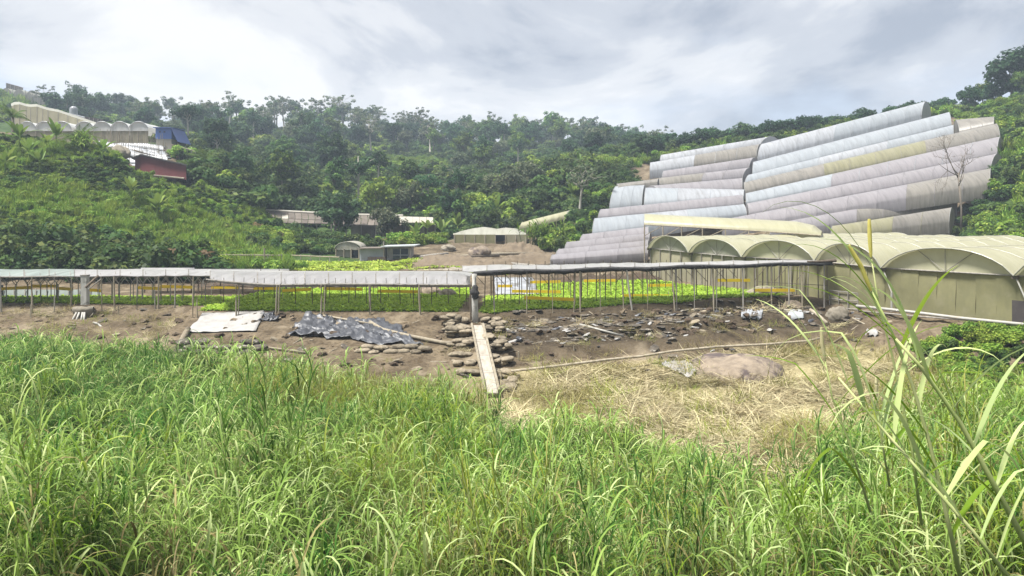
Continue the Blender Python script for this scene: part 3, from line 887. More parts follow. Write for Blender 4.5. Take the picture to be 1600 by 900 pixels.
# black drape along the front edge: several overlapping pieces
for i in range(14):
    a, b = 740 + 40 * i, 740 + 40 * (i + 1) + 1.0
    rows = []
    for p in frange(a, b, 9):
        fy, Y = rf(p)
        h = (7.5 - 3 * (p - 740) / 560) * (.75 + .5 * vnoise(p * .11, 1.3, 9))
        rows.append([at(p, fy + .2, Y - .12), at(p, fy + h * .5, Y - .2 - .05 * vnoise(p * .2, 3, 2)), at(p, fy + h, Y - .1)])
    MB().slab(rows, .03).build('black_drape', M['net_black'], rgt, smooth=True)
MB().tube([at(p, rf(p)[0] + 3.5, rfy(p) + .05) for p in frange(738, 1302, 26)], .05, 6).build('eave_rail', M['wood_dark'], rgt)
for px, dx, r, mt in ((772, .02, .03, 'wood_grey'), (823, .0, .028, 'wood_pale'), (862, .05, .02, 'wood_pale'), (899, -.08, .035, 'wood_pale'), (906, .03, .045, 'wood_pale'),
                      (938, .0, .02, 'wood_pale'), (972, .08, .035, 'wood_pale'), (979, .3, .05, 'pipe'), (1012, .0, .02, 'wood_pale'), (1049, .18, .04, 'wood_pale'), (1056, .05, .03, 'wood_grey'),
                      (1085, 0, .025, 'wood_grey'), (1114, .05, .045, 'wood_pale'), (1121, -.05, .03, 'wood_grey'), (1160, .05, .04, 'wood_grey'), (1205, .03, .04, 'wood_pale'), (1232, .03, .04, 'wood_grey'), (1252, .06, .045, 'wood_pale'), (1288, 0, .05, 'wood_grey')):
    post(rgt, px, rf(px)[0] + 4, rfy(px) - .15, r, mt, dx)
for j, dY in enumerate((2.2, 4.6, 7.5, 10.5)):
    for k, px in enumerate(frange(752, 1285, 30 - 2 * j)):
        Y = rfy(px) + dY
        if Y > 51: continue
        X = (px - 800) / F * rfy(px) + random.uniform(-.2, .2) + dY * .05
        if X > 42.13 - .635 * Y - .5: continue
        MB().bar((X, Y, -.1), (X + random.uniform(-.06, .06), Y, 1.95), .024, n=5).build('post', M['wood_dark'], rgt)
        if j < 2 and k % 2 == 0:
            MB().bar((X, Y, 1.2), (X + random.choice((-.7, .7)), Y + .1, 1.95), .018, n=5).build('brace', M['wood_dark'], rgt)
# right flank posts under the end of the roof
for px in frange(1178, 1292, 9):
    Y = 42.13 / ((px - 800) / F + .635) - .5
    post(rgt, px, rf(px)[0] + 5, Y, .028, random.choice(('wood_grey', 'wood_dark')), random.uniform(-.05, .05))
MB().bar(at(1182, 440, 42.6), at(1292, 446, 39.0), .02).build('flank_rail', M['wood_dark'], rgt)
# crooked log end at the roof's right corner
MB().tube([at(1262, 409, 38.3), at(1284, 408.5, 38.4), at(1306, 407, 38.5)], [.05, .07, .09], 7).build('roof_log', M['wood_dark'], rgt)

# --- left shelter
lft = thing('rain_shelter', 'left low rain shelter, roof clear at its left and white at its right', 'shelter', (-24, 41, 0))
lf = lambda p: (431.5 - .004 * p + .4 * math.sin(p * .06), 39.3 - .4 * p / 300)
lb = lambda p: (420.5 + .5 * math.sin(p * .05), 42.6)
roof_sheet(-160, 116, lf, lb, 7, 'roof_clear', lft, .08)
roof_sheet(116, 330, lf, lb, 6, 'roof_film', lft, .10)
MB().tube([at(p, lf(p)[0] + 1.2, 39.2) for p in frange(-160, 332, 24)], .045, 6).build('eave_rail', M['wood_grey'], lft)
for px, r in ((-90, .04), (-40, .04), (0, .045), (50, .05), (85, .03), (112, .035), (158, .03), (178, .045), (215, .035), (242, .03), (248, .045), (274, .04), (302, .04), (-130, .04)):
    post(lft, px, 432, 38.9, r, random.choice(('wood_pale', 'wood_pale', 'wood_grey')), random.uniform(-.08, .08))
for j, Yr in enumerate((40.6, 42.0)):
    for px in frange(-150, 318, 30):
        px = px + random.uniform(-4, 4)
        X = (px - 800) / F * Yr
        MB().bar((X, Yr, -.1), (X, Yr, 1.0), .026, n=5).build('post', M['wood_grey'], lft)
        for s in (-1, 1):
            MB().bar((X, Yr, .95), (X + s * .42, Yr, 1.5), .02, n=5).build('brace', M['wood_grey'], lft)
for px in frange(-150, 322, 21):
    a = at(px, 425 + random.uniform(-2, 2), 39.7)
    MB().bar(at(px, 434, 39.15), a, .016, n=4).build('roof_tie', M['wood_grey'], lft)
# small roof behind
sm = thing('shelter_roof', 'short thin white roof sheet rising behind the left shelter', 'roof', (at(262, 420, 46).x, 46, 0))
MB().slab([[at(p, 420.5, 45), at(p, 418.2, 47)] for p in frange(220, 304, 6)], .05).build('roof_panel', M['roof_film'], sm, smooth=True)
for px in (226, 262, 299):
    MB().bar((at(px, 420, 46).x, 46, -.1), (at(px, 420, 46).x, 46, at(px, 421, 46).z), .04).build('post', M['wood_dark'], sm)
# pale flat roof strip linking left and middle shelters
lk = thing('shelter_roof', 'pale flat roof strip between the left and middle shelters', 'roof', (at(350, 424, 45).x, 45, 0))
MB().slab([[at(p, 424.2, 44.6), at(p, 420.2, 48)] for p in frange(300, 452, 9)], .05).build('roof_panel', M['roof_film'], lk, smooth=True)
for px in frange(308, 446, 5):
    x = at(px, 424, 45).x
    MB().bar((x, 45.2, -.1), (x, 45.2, at(px, 424.5, 45.2).z), .04).build('post', M['wood_dark'], lk)

# grey net wall behind the left bed
nw = thing('net_wall', 'low grey net wall behind the left seedling bed', 'net wall', (at(80, 460, 44).x, 44, 0))
for i in range(9):
    a, b = 5 + 17 * i, 5 + 17 * (i + 1) - .4
    MB().slab([[at(p, 467, 43.4), at(p, 459, 43.6), at(p, 452.5, 43.8)] for p in frange(a, b, 3)], .02).build('net_panel', M['net_grey'], nw)
    MB().bar(at(a, 468, 43.35), at(a, 451, 43.7), .03).build('post', M['wood_grey'], nw)
MB().box(at(3, 460, 43.3) + Vector((-.3, 0, .1)), (.7, .1, .9)).build('door', M['dark'], nw)

# yellow insect traps hung over the beds
TR = [('right', 819, 465, 899, 468, 38.0), ('right', 974, 462, 1045, 462.5, 40.5), ('right', 800, 455, 876, 456, 42.5), ('right', 829, 441, 876, 440, 46.5),
      ('right', 912, 439, 962, 438, 48.5), ('right', 1012, 446, 1052, 445.5, 45), ('right', 1120, 438, 1172, 438, 42.3), ('right', 1180, 453.5, 1242, 453.5, 40.2), ('right', 778, 447, 800, 447, 45),
      ('middle', 396, 450.5, 438, 450.5, 42), ('middle', 441, 454, 486, 452, 41.5), ('middle', 505, 451, 566, 452, 43), ('middle', 590, 455, 653, 456, 41), ('middle', 330, 449, 372, 449, 43),
      ('left', -10, 452, 48, 449, 41.2), ('left', 89, 450.5, 113, 452, 41.2), ('left', 139, 453, 158, 454.5, 40.6), ('left', 215, 449.5, 251, 451, 41.2), ('left', 250, 447.5, 303, 449, 41.8), ('left', 48, 447, 88, 447, 41.9)]
ORD = ['first', 'second', 'third', 'fourth', 'fifth', 'sixth', 'seventh', 'eighth', 'ninth', 'tenth', 'eleventh', 'twelfth', 'thirteenth', 'fourteenth', 'fifteenth', 'sixteenth', 'seventeenth', 'eighteenth', 'nineteenth', 'twentieth']
for side in ('right', 'middle', 'left'):
    L_ = sorted([q for q in TR if q[0] == side], key=lambda q: q[1])
    for i, (s, x0, y0, x1, y1, Y) in enumerate(L_):
        a, b = at(x0, y0, Y), at(x1, y1, Y + .2)
        h = Vector((0, 0, .085))
        th = Vector((0, .02, 0))
        t = thing('yellow_trap', '%s yellow insect trap board from the left under the %s shelter' % (ORD[i], side), 'insect trap', ((a + b) / 2), 'yellow insect traps over the seedlings')
        sg = Vector((0, 0, random.uniform(-.03, .01)))
        MB().add([a - h, b - h, b + h, a + h, a - h + th, b - h + th, b + h + th, a + h + th],
                 [(0, 1, 2, 3), (7, 6, 5, 4), (0, 4, 5, 1), (3, 2, 6, 7), (0, 3, 7, 4), (1, 5, 6, 2)]).build('board', M['yellow'], t)
        for q in (a, b):
            MB().bar((q.x, q.y + .05, -.1), (q.x, q.y + .05, q.z + .25), .018, n=5).build('stake', M['wood_grey'], t)

# ------------------------------------------------------------------ posts and drains at the bench edge
# white column at left with a pan of pipes under it
c0 = at(133, 476, 38.4)
col_t = thing('concrete_post', 'white square post with sooty top at the left shelter', 'post', (c0.x, c0.y, c0.z))
ztop = at(133, 431, 38.4).z
MB().box((c0.x, c0.y, (c0.z + ztop) / 2), (.30, .30, ztop - c0.z)).build('shaft', M['concrete'], col_t)
MB().box((c0.x, c0.y, ztop + .03), (.34, .34, .06)).build('cap', M['wood_grey'], col_t)
br = MB()
br.bar(at(134, 449, 38.15), at(154, 431, 38.2), .075, n=5)
br.build('raking_plank', M['wood_dark'], col_t)
MB().bar(at(138, 452, 38.1), at(158, 436, 38.15), .03, n=5).build('raking_pole', M['wood_grey'], col_t)
bs = at(131, 487, 38.0)
bas = thing('pipe_basin', 'dirty stone basin under the white post with pale legs', 'basin', (bs.x, bs.y, gz(bs.x, bs.y)))
rows = []
for zz, rr in ((.16, .34), (.26, .52), (.10, .56), (-.14, .46), (-.34, .22)):
    rows.append([(bs.x + rr * (1 + .12 * math.sin(3 * k)) * math.cos(k * math.pi / 6), bs.y + rr * .6 * math.sin(k * math.pi / 6), bs.z + zz) for k in range(13)])
MB().strip(rows[0:1] + rows[1:]).build('bowl', M['stone_pale'], bas, smooth=True)
for dx, b in ((-.28, -.1), (-.08, -.2), (.16, .12), (.3, .25)):
    MB().tube([(bs.x + dx * .7, bs.y - .3, bs.z), (bs.x + dx, bs.y - .5, bs.z - .35), (bs.x + dx + b * .5, bs.y - .6, bs.z - 1.0)], .05, 6).build('leg', M['pipe'], bas, smooth=True)
hs = [at(146, 504, 36.8), at(153, 506, 36.6), at(161, 513, 36.4), at(167, 523, 36.2), at(170, 535, 36)]
tag(MB().tube(hs, .05, 6).build('hose', M['pipe'], smooth=True, loc=hs[0]), 'pale hose arching down beside the stone basin', 'hose')

# central post, wrapped with dark cloth, at the gap between middle and right shelters
pp = at(742, 505, 35.2)
cp = thing('wooden_post', 'thick weathered post with dark bundle between middle and right shelters', 'post', (pp.x, pp.y, gz(pp.x, pp.y)))
MB().tube([(pp.x + .05, pp.y, -1.0), (pp.x, pp.y, .4), (pp.x - .03, pp.y, 1.2), at(741, 428, 35.2)], [.17, .15, .14, .13], 8).build('shaft', M['concrete'], cp, smooth=True)
MB().tube([(pp.x - .2, pp.y + .1, -.6), at(735, 445, 35.3)], .05, 6).build('pole', M['wood_dark'], cp)
bm_ = MB()
b0 = at(742, 456, 35.0)
rows = []
for i in range(8):
    u = i / 7
    r = .07 + .13 * math.sin(math.pi * min(1, u * 1.05)) ** .7 * (1 + .35 * math.sin(i * 2.3))
    rows.append([(b0.x + r * math.cos(k * math.pi / 5) * (1 + .2 * math.sin(2 * k + i)), b0.y + r * .8 * math.sin(k * math.pi / 5), b0.z - .36 + .68 * u) for k in range(11)])
MB().strip(rows).build('dark_bundle', M['net_black'], cp, smooth=True)

# flume: a chute of planks running down from the central post
f0, f1 = at(746, 509, 33.6), at(769, 614, 26.6)
fl = thing('drain_flume', 'pale wooden plank chute running downhill from the central post', 'flume', (f1.x, f1.y, gz(f1.x, f1.y)))
dv = (f1 - f0)
for k in range(4):
    a, b = f0 + dv * (k / 4) , f0 + dv * ((k + 1) / 4 - .002)
    a = a + Vector((0, 0, .008 * (3 - k))); b = b + Vector((0, 0, .008 * (3 - k)))
    w = Vector((.22, 0, 0))
    MB().slab([[a - w, a + w], [b - w, b + w]], .05).build('plank', M['wood_plank'] if 'wood_plank' in M else M['pipe'], fl)
for s in (-1, 1):
    w = Vector((.26 * s, 0, .10))
    MB().bar(f0 + w, f1 + w, .05, n=5).build('side_rail', M['wood_pale'], fl)
for k in range(5):
    a = f0 + dv * (.08 + .21 * k)
    MB().bar((a.x - .2, a.y, gz(a.x, a.y) - .2), a + Vector((-.2, 0, -.05)), .04).build('trestle', M['wood_dark'], fl)

# ------------------------------------------------------------------ sandbag walls
def bag_mesh(name, m, seed):
    r_ = random.Random(seed)
    rows = []
    for i in range(7):
        u = i / 6 * 2 - 1
        rr = (1 - abs(u) ** 4.5) ** .5 if abs(u) < 1 else .3
        rr = max(rr, .45)
        rows.append([(u * .5 + r_.uniform(-.015, .015), rr * .5 * math.copysign(abs(math.cos(k * math.pi / 5)) ** .6, math.cos(k * math.pi / 5)) * (1 + r_.uniform(-.08, .08)),
                      rr * .5 * math.copysign(abs(math.sin(k * math.pi / 5)) ** .55, math.sin(k * math.pi / 5)) * (1 + r_.uniform(-.1, .1))) for k in range(10)])
        rows[-1].append(rows[-1][0])
    return MB().strip(rows).mesh(name, m, smooth=True)
BAGS = [bag_mesh('bag', M['sack'], s) for s in range(5)]
BAGD = [bag_mesh('bag', M['sack_dark'], 20 + s) for s in range(5)]
def put_bag(parent, meshes, p, size, rz=0.0, tilt=0.0):
    o = obj_from('bag', random.choice(meshes), parent, Vector(p) - world_loc(parent))
    o.scale = size
    o.rotation_euler = (random.uniform(-.12, .12), tilt + random.uniform(-.1, .1), rz + random.uniform(-.15, .15))
    return o
def bag_column(lab, path, w, courses, meshes, sz):
    b = path[-1]
    t = thing('sandbag_wall', lab, 'sandbags', (b[0], b[1], gz(b[0], b[1])))
    for i, p in enumerate(path):
        zb = gz(p[0], p[1])
        n = courses[i]
        for k in range(n):
            for s in range(w):
                x = p[0] + (s - (w - 1) / 2) * sz[0] * .92 + (.12 if k % 2 else -.05)
                if k == n - 1 and random.random() < .4: continue
                put_bag(t, meshes, (x + random.uniform(-.09, .09), p[1] - k * .02 + random.uniform(-.1, .1), zb + sz[2] * (.32 + .62 * k)), (sz[0] * random.uniform(.75, 1.35), sz[1] * random.uniform(.8, 1.2), sz[2] * random.uniform(.8, 1.3)), random.uniform(-.35, .35), random.uniform(-.12, .12))
    return t
bag_column('pile of pale sacks stepping down the left side of the plank chute', [(-2.75, 35.0), (-2.6, 34.2), (-2.45, 33.4), (-2.3, 32.4), (-2.15, 31.4), (-1.95, 30.4), (-1.8, 29.4)], 2, [4, 3, 3, 2, 2, 1, 1], BAGS, (.55, .6, .21))
bag_column('stack of pale sacks stepping down the right side of the plank chute', [(-.95, 34.6), (-.85, 33.4), (-.75, 32.4), (-.6, 31.4), (-.55, 30.4), (-.45, 29.4), (-.35, 28.4), (-.3, 27.6)], 2, [3, 3, 3, 3, 3, 2, 2, 2], BAGS, (.46, .7, .20))
# dark torn sacks terraced on the right bank
def sack_terrace(lab, px0, px1, rows, Yoff, meshes, sz):
    xa = at((px0 + px1) / 2, 500, 34)
    t = thing('sack_wall', lab, 'sacks', (xa.x, edge_y(xa.x) - Yoff, gz(xa.x, edge_y(xa.x) - Yoff)))
    X0 = (px0 - 800) / F * 33; X1 = (px1 - 800) / F * 36
    for r in range(rows):
        n = int((X1 - X0) / (sz[0] * .95))
        for k in range(n):
            x = X0 + (k + .5 * (r % 2) + random.uniform(-.15, .15)) * sz[0] * .95
            y = edge_y(x) - Yoff + r * .16 + random.uniform(-.08, .08)
            if random.random() < .08: continue
            z = gz(x, edge_y(x) - Yoff - .3) + sz[2] * (.3 + .72 * r)
            put_bag(t, meshes, (x, y, z), (sz[0] * random.uniform(.8, 1.2), sz[1], sz[2] * random.uniform(.8, 1.2)))
    return t
sack_terrace('dark wall of torn black and white sacks right of the plank chute', 800, 985, 5, 3.30, BAGD, (.42, .5, .135))
sack_terrace('thin row of dirty grey sacks low below the white tarpaulin', 300, 470, 3, 4.6, BAGD, (.8, .6, .24))
sack_terrace('low row of pale sacks under the black plastic sheet', 575, 700, 2, 4.4, BAGS, (.62, .5, .22))
def scattered(lab, px0, px1, Y0, Y1, n, meshes, sz, name='torn_sacks'):
    cx = ((px0 + px1) / 2 - 800) / F * (Y0 + Y1) / 2
    t = thing(name, lab, 'sacks', (cx, (Y0 + Y1) / 2, gz(cx, (Y0 + Y1) / 2)))
    for k in range(n):
        Y = random.uniform(Y0, Y1); px = random.uniform(px0, px1)
        p = ground_at(px, Y, .02)
        put_bag(t, meshes, p, (sz * random.uniform(.5, 1.3), sz * random.uniform(.4, .9), sz * random.uniform(.06, .15)), random.uniform(0, 3))
scattered('loose torn sacks littering the dark bank below the right seedling bed', 800, 1060, 33.6, 36.3, 80, BAGD, .5)
scattered('crumpled grey sacks on the bank near the right end of the bed', 1060, 1260, 37.0, 41.0, 46, BAGD, .5)

# ------------------------------------------------------------------ tarpaulins, sheets
def cloth(name, lab, cat, c, m, nu=22, nv=12, amp=.05, seed=1, freq=1.6, th=.015, hang=False):
    """c: four corners (near-left, near-right, far-right, far-left) in world space, draped with folds"""
    A, B, C, D = (Vector(p) if isinstance(p, Vector) or hang else hit(p[0], p[1], .05, 20, True) for p in c)
    up = .16 if 'straw' in lab else .07
    rows = []
    for i in range(nv):
        v = i / (nv - 1)
        r = []
        for j in range(nu):
            u = j / (nu - 1)
            p = lerp(lerp(A, B, u), lerp(D, C, u), v)
            wob = (fbm(u * freq * 4, v * freq * 2.4, seed, 4) - .5) * 2 * amp
            rid = abs(fbm(u * freq * 5 + 9, v * freq * 3, seed + 5, 3) - .5) * amp * 1.6
            e = (.5 if 'black' in name else .10) * (fbm(u * 5, v * 5, seed + 9, 3) - .5)
            r.append(Vector((p.x + e, p.y + e, gz(p.x + e, p.y + e) + up + (max(p.z - gz(p.x, p.y), 0) if hang else 0) + wob * .6 + rid)))
        rows.append(r)
    o = MB().slab(rows, th).build(name, m, smooth=True, loc=(A + C) / 2)
    return tag(o, lab, cat)
cloth('tarpaulin', 'dirty white tarpaulin spread on the bank under the middle shelter', 'tarpaulin',
      ((291, 519), (400, 518), (411, 488), (316, 491)), M['tarp_white'], amp=.05)
cloth('black_sheet', 'crumpled black plastic sheet on the bank right of the white tarpaulin', 'plastic sheet',
      ((448, 524), (662, 545), (600, 500), (478, 492)), M['tarp_black'], 60, 30, .30, 4, 3.4)
cloth('black_sheet', 'small black plastic scrap at the right corner of the white tarpaulin', 'plastic sheet',
      ((408, 502), (432, 502), (432, 490), (412, 488)), M['tarp_black'], 16, 10, .22, 6, 2.5)
cloth('grey_sheet', 'crumpled grey plastic sheet near the end of the right bank', 'plastic sheet',
      ((1158, 500), (1190, 499), (1192, 487), (1164, 487)), M['mulch'], 18, 12, .25, 8, 2)
cloth('grey_sheet', 'small grey plastic sheet hanging by the rightmost shelter posts', 'plastic sheet',
      ((1230, 501), (1256, 500), (1252, 485), (1236, 485)), M['sheet_grey'], 12, 8, .06, 9, 1.2)
cloth('white_sack', 'flattened white sack on the straw slope below the bamboo rail', 'sack',
      ((1033, 575), (1078, 597), (1092, 580), (1062, 569)), M['tarp_white'], 24, 16, .24, 12, 2.4)
cloth('white_scrap', 'white plastic scrap by the debris heap near wire panel', 'plastic scrap',
      ((1352, 526), (1372, 528), (1368, 516), (1354, 516)), M['tarp_white'], 10, 8, .1, 13, 2)

# ------------------------------------------------------------------ poles, rails, stakes, boulders
def pole(lab, pts, r, m='wood_pale', name='bamboo_pole', cat='pole', n=7, lift=.05):
    P_ = [hit(p[0], p[1], r + lift, 20, True) for p in pts]
    return tag(MB().tube(P_, r, n).build(name, M[m], smooth=True, loc=P_[0]), lab, cat)
pole('long thin bamboo rail along the lower terrace of the right bank', [(799, 580, 30.2), (870, 572, 31), (950, 562, 32), (1000, 557, 32.6), (1050, 549, 33.4), (1120, 542, 34), (1200, 538, 34.4), (1262, 533, 34.8), (1284, 528, 35)], .055, lift=.38)
pole('pale pole leaning on the black plastic sheet toward the sack pile', [(578, 503, 34.2), (598, 515, 33.6), (640, 525, 33.2), (690, 535, 32.7), (705, 537, 32.5)], .085)
pole('thin pale pole on top of the black plastic sheet', [(505, 493, 35.0), (545, 500, 34.6), (580, 506, 34.2)], .05)
pole('white stick lying aslant on the dark sack bank', [(906, 507, 34.6), (940, 516, 34.1), (974, 525, 33.6)], .05, 'pipe')
pole('pale cane lying low in front of the grey sacks', [(420, 543, 31.5), (450, 547, 31.3), (478, 551, 31.2)], .045)
pole('crooked pale branch at the shelter corner by the wire panel', [(1266, 484, 39), (1280, 494, 38.4), (1292, 505, 37.6)], .09)
pole('thin cane leaning in the debris below the wire panel', [(1302, 535, 34.6), (1322, 522, 35), (1342, 508, 35.3)], .035)
pole('second cane leaning in the debris below the wire panel', [(1332, 497, 36), (1362, 512, 35), (1390, 528, 34)], .04)
pole('slanted plank edge left of the sack rows below white tarpaulin', [(276, 545, 33), (286, 528, 33.6), (294, 514, 34.2)], .13, 'sack')
for i, (px, y0, y1, Y) in enumerate(((811, 574, 549, 30.8), (897, 562, 540, 31.8), (979, 553, 532, 33), (1051, 549, 525, 33.6), (1122, 545, 519, 34.2), (1190, 540, 517, 34.6), (1252, 530, 513, 35))):
    a = at(px, y0, Y); a.z = gz(a.x, a.y) - .1
    tag(MB().tube([a, at(px + random.uniform(-1, 1), y1, Y)], .04, 6).build('stake', M['wood_pale'], loc=a), '%s stake from the left along the lower right terrace' % ORD[i], 'stake', 'stakes along the lower terrace')
for i, (px, y0, y1, Y) in enumerate(((185, 486, 478, 38.3), (235, 505, 493, 37.4), (48, 497, 476, 38.2))):
    a = at(px, y0, Y); a.z = min(a.z, gz(a.x, a.y)) - .1
    tag(MB().tube([a, at(px, y1, Y)], .03, 6).build('stake', M['wood_pale'], loc=a), 'short stake on the left bank, %s from the left' % ORD[sorted([185, 235, 48]).index(px)], 'stake', 'short stakes on the left bank')
def boulder(lab, c, size, seed, m='rock', rz=0.0, name='boulder'):
    bm = bmesh.new()
    bmesh.ops.create_icosphere(bm, subdivisions=4, radius=1)
    r_ = random.Random(seed)
    o3 = [r_.uniform(0, 50) for _ in range(3)]
    for v in bm.verts:
        p = v.co.copy()
        n = fbm(np.array([p.x * 1.3 + o3[0] + p.z]), np.array([p.y * 1.3 + o3[1] - p.z * .7]), seed, 4)[0]
        n2 = fbm(np.array([p.x * 4 + o3[1] + p.z * 3]), np.array([p.y * 4 + o3[2] - p.z * 2]), seed + 3, 3)[0]
        v.co = p * (.60 + .70 * n + .30 * (n2 - .5))
        v.co.x *= size[0]; v.co.y *= size[1]; v.co.z *= size[2]
    me_ = bpy.data.meshes.new(name); bm.to_mesh(me_); bm.free()
    me_.materials.append(M[m]); me_.polygons.foreach_set('use_smooth', [True] * len(me_.polygons))
    o = obj_from(name, me_, None, c); o.rotation_euler = (0, 0, rz)
    return tag(o, lab, 'rock')
p = ground_at(1150, 30.2, -.35)
boulder('large brown boulder with dark stain in the straw below bamboo rail', p, (2.1, 2.0, 1.15), 3)
boulder('tan rock at the foot of the wire panel', ground_at(1308, 36.6, 0), (.55, .5, .5), 5, 'stone_pale')
boulder('round dark rock at the right of the sack wall', ground_at(1238, 38.5, 0), (.5, .4, .35), 6)
boulder('pale rock lying in the right seedling bed near its end', Vector((at(1190, 447, 40.8).x, 40.8, .45)), (1.0, .5, .45), 8, 'stone_pale')
boulder('small grey stone under the middle shelter by the central post', ground_at(672, 45, .1), (.7, .5, .4), 9)
boulder('pale stone under the middle shelter beside the grey stone', ground_at(698, 44, .05), (.6, .5, .4), 10, 'stone_pale')
boulder('big brown boulder on the bare mound left of the net house', ground_at(748, 66, .2), (1.0, .8, .65), 14)
boulder('tan heap of rock behind the right shelter roof', ground_at(712, 56, .1), (1.1, .8, .45), 15, 'stone_pale')
boulder('pale rock on the bare mound below the hillside net house', ground_at(700, 72, .2), (.7, .6, .4), 17, 'stone_pale')
# ------------------------------------------------------------------ buildings in the valley and on the left hill
def prism_wall(mb, pts, z0, z1s):
    """vertical wall along pts (x,y) from z0 to each z1"""
    n = len(pts)
    return mb.strip([[(p[0], p[1], z0) for p in pts], [(p[0], p[1], z) for p, z in zip(pts, z1s)]])

# grey sheet-metal shed with dark window, and round-roofed hut beside it
def valley_shed():
    Y = 66.0
    a, b = at(562, 409, Y), at(642, 409, Y)
    zb = min(gz(a.x, Y), a.z) - .2
    t = thing('metal_shed', 'low grey sheet metal shed with dark window in the valley', 'shed', (a.x, Y, zb))
    zl, zr = at(562, 389, Y).z, at(642, 386, Y).z
    m_ = at(600, 400, Y).x
    MB().box(((a.x + m_) / 2, Y + 1.5, (zb + zl) / 2), (m_ - a.x, 3, zl - zb)).build('wall', M['sheet_grey'], t)
    for k in range(9):                                   # corrugation battens
        x = a.x + (m_ - a.x) * (k + .5) / 9
        MB().box((x, Y - .02, (zb + zl) / 2 + .05), (.05, .03, zl - zb - .2)).build('batten', M['sheet_grey'], t)
    MB().box(((b.x + m_) / 2, Y + 1.9, (zb + zr) / 2), (b.x - m_ - .3, 2.4, zr - zb - .1)).build('wall', M['concrete'], t)
    x0, x1 = at(612, 400, Y).x, at(636, 400, Y).x
    w = MB().box(((x0 + x1) / 2, Y + .67, (at(0, 389, Y).z + at(0, 406, Y).z) / 2), (x1 - x0, .06, at(0, 389, Y).z - at(0, 406, Y).z)).build('window', M['glass'], t)
    zc_ = at(0, 399, Y).z
    MB().box(((x0 + x1) / 2, Y + .61, zc_), (x1 - x0 + .1, .06, .07)).build('frame_bar', M['sheet_grey'], w)
    MB().box(((x0 + x1) / 2, Y + .60, (at(0, 389, Y).z + at(0, 406, Y).z) / 2), (.07, .06, 1.0)).build('frame_bar', M['sheet_grey'], w)
    MB().box(((a.x + m_) / 2, Y + 1.3, zl + .06), (m_ - a.x + .3, 3.6, .08), ry=-.02).build('roof', M['sheet_rust'], t)
    MB().box(((b.x + m_) / 2 + .1, Y + 1.4, zr + .08), (b.x - m_ + .7, 3.8, .09), ry=-.03).build('roof', M['sheet_grey'], t)
    for px in (599.5, 641):
        q = at(px, 386, Y - .3)
        MB().bar((q.x, Y - .3, zb), (q.x, Y - .3, q.z + (.5 if px < 610 else 0)), .06).build('post', M['wood_grey'], t)
    MB().box((at(590, 400, Y).x, Y - .3, zb + .35), (1.6, .3, .7)).build('crate', M['wood_dark'], t)
valley_shed()
def round_hut():
    Y = 67.5
    c = at(543, 404, Y)
    zb = gz(c.x, Y) - .2
    t = thing('round_hut', 'small hut with mossy domed roof beside the metal shed', 'hut', (c.x, Y, zb))
    w = (at(562, 0, Y).x - at(524, 0, Y).x) / 2
    z0, z1 = at(0, 390.5, Y).z, at(0, 377.5, Y).z
    rows = []
    for s in frange(-1.4, 1.4, 4):
        rows.append([(c.x + (w + .12) * math.cos(th), Y + 1.4 + s, z0 + (z1 - z0) * math.sin(th) ** .9) for th in [max(0.0, math.pi * k / 12) if k < 12 else math.pi for k in range(13)]])
    rows = [[(x, y, z if isinstance(z, float) else z.real) for x, y, z in r] for r in rows]
    MB().slab(rows, .06).build('roof', M['thatch'], t, smooth=True)
    MB().box((c.x - w * .35, Y + 1.5, (zb + z0) / 2), (w * 1.2, 2.4, z0 - zb)).build('wall', M['sheet_pale'], t)
    arcp = [(c.x + w * math.cos(math.pi * k / 12), Y + .06, z0 + (z1 - z0) * .93 * max(0, math.sin(math.pi * k / 12))) for k in range(13)]
    MB().add(arcp, [tuple(range(13))]).build('gable', M['thatch'], t)
    MB().box((c.x + w * .62, Y + .9, (zb + z0) / 2), (w * .5, 1.0, (z0 - zb) * .9)).build('doorway', M['dark'], t)
    for s in (-.95, -.3, .3, .95):
        MB().bar((c.x + w * s, Y + .02, zb), (c.x + w * s, Y + .02, z0 + .1), .07).build('post', M['wood_pale'], t)
round_hut()
# pipe rail fence left of the hut
def rail_fence(lab, px0, px1, y0, y1, Y, n):
    a, b = at(px0, y0, Y), at(px1, y1, Y)
    t = thing('rail_fence', lab, 'fence', (a.x, Y, gz(a.x, Y)))
    MB().bar(a, b, .06).build('rail', M['wood_pale'], t)
    for k in range(n):
        p = lerp(a, b, k / (n - 1))
        MB().bar((p.x, p.y, gz(p.x, p.y) - .1), (p.x, p.y, p.z + .1), .05).build('post', M['wood_grey'], t)
rail_fence('pale rail fence running left from the round hut', 455, 530, 399, 402, 64, 6)
rail_fence('pale rail fence at the foot of the left scrub hill', 290, 440, 398, 399, 58.5, 8)
p = at(414, 420, 57)
tag(MB().tube([(p.x, 57, gz(p.x, 57) - .1), at(413, 388, 57)], .06, 6).build('pole', M['wood_pale'], loc=p), 'lone upright pole before the dark bushes near rail fence', 'pole')

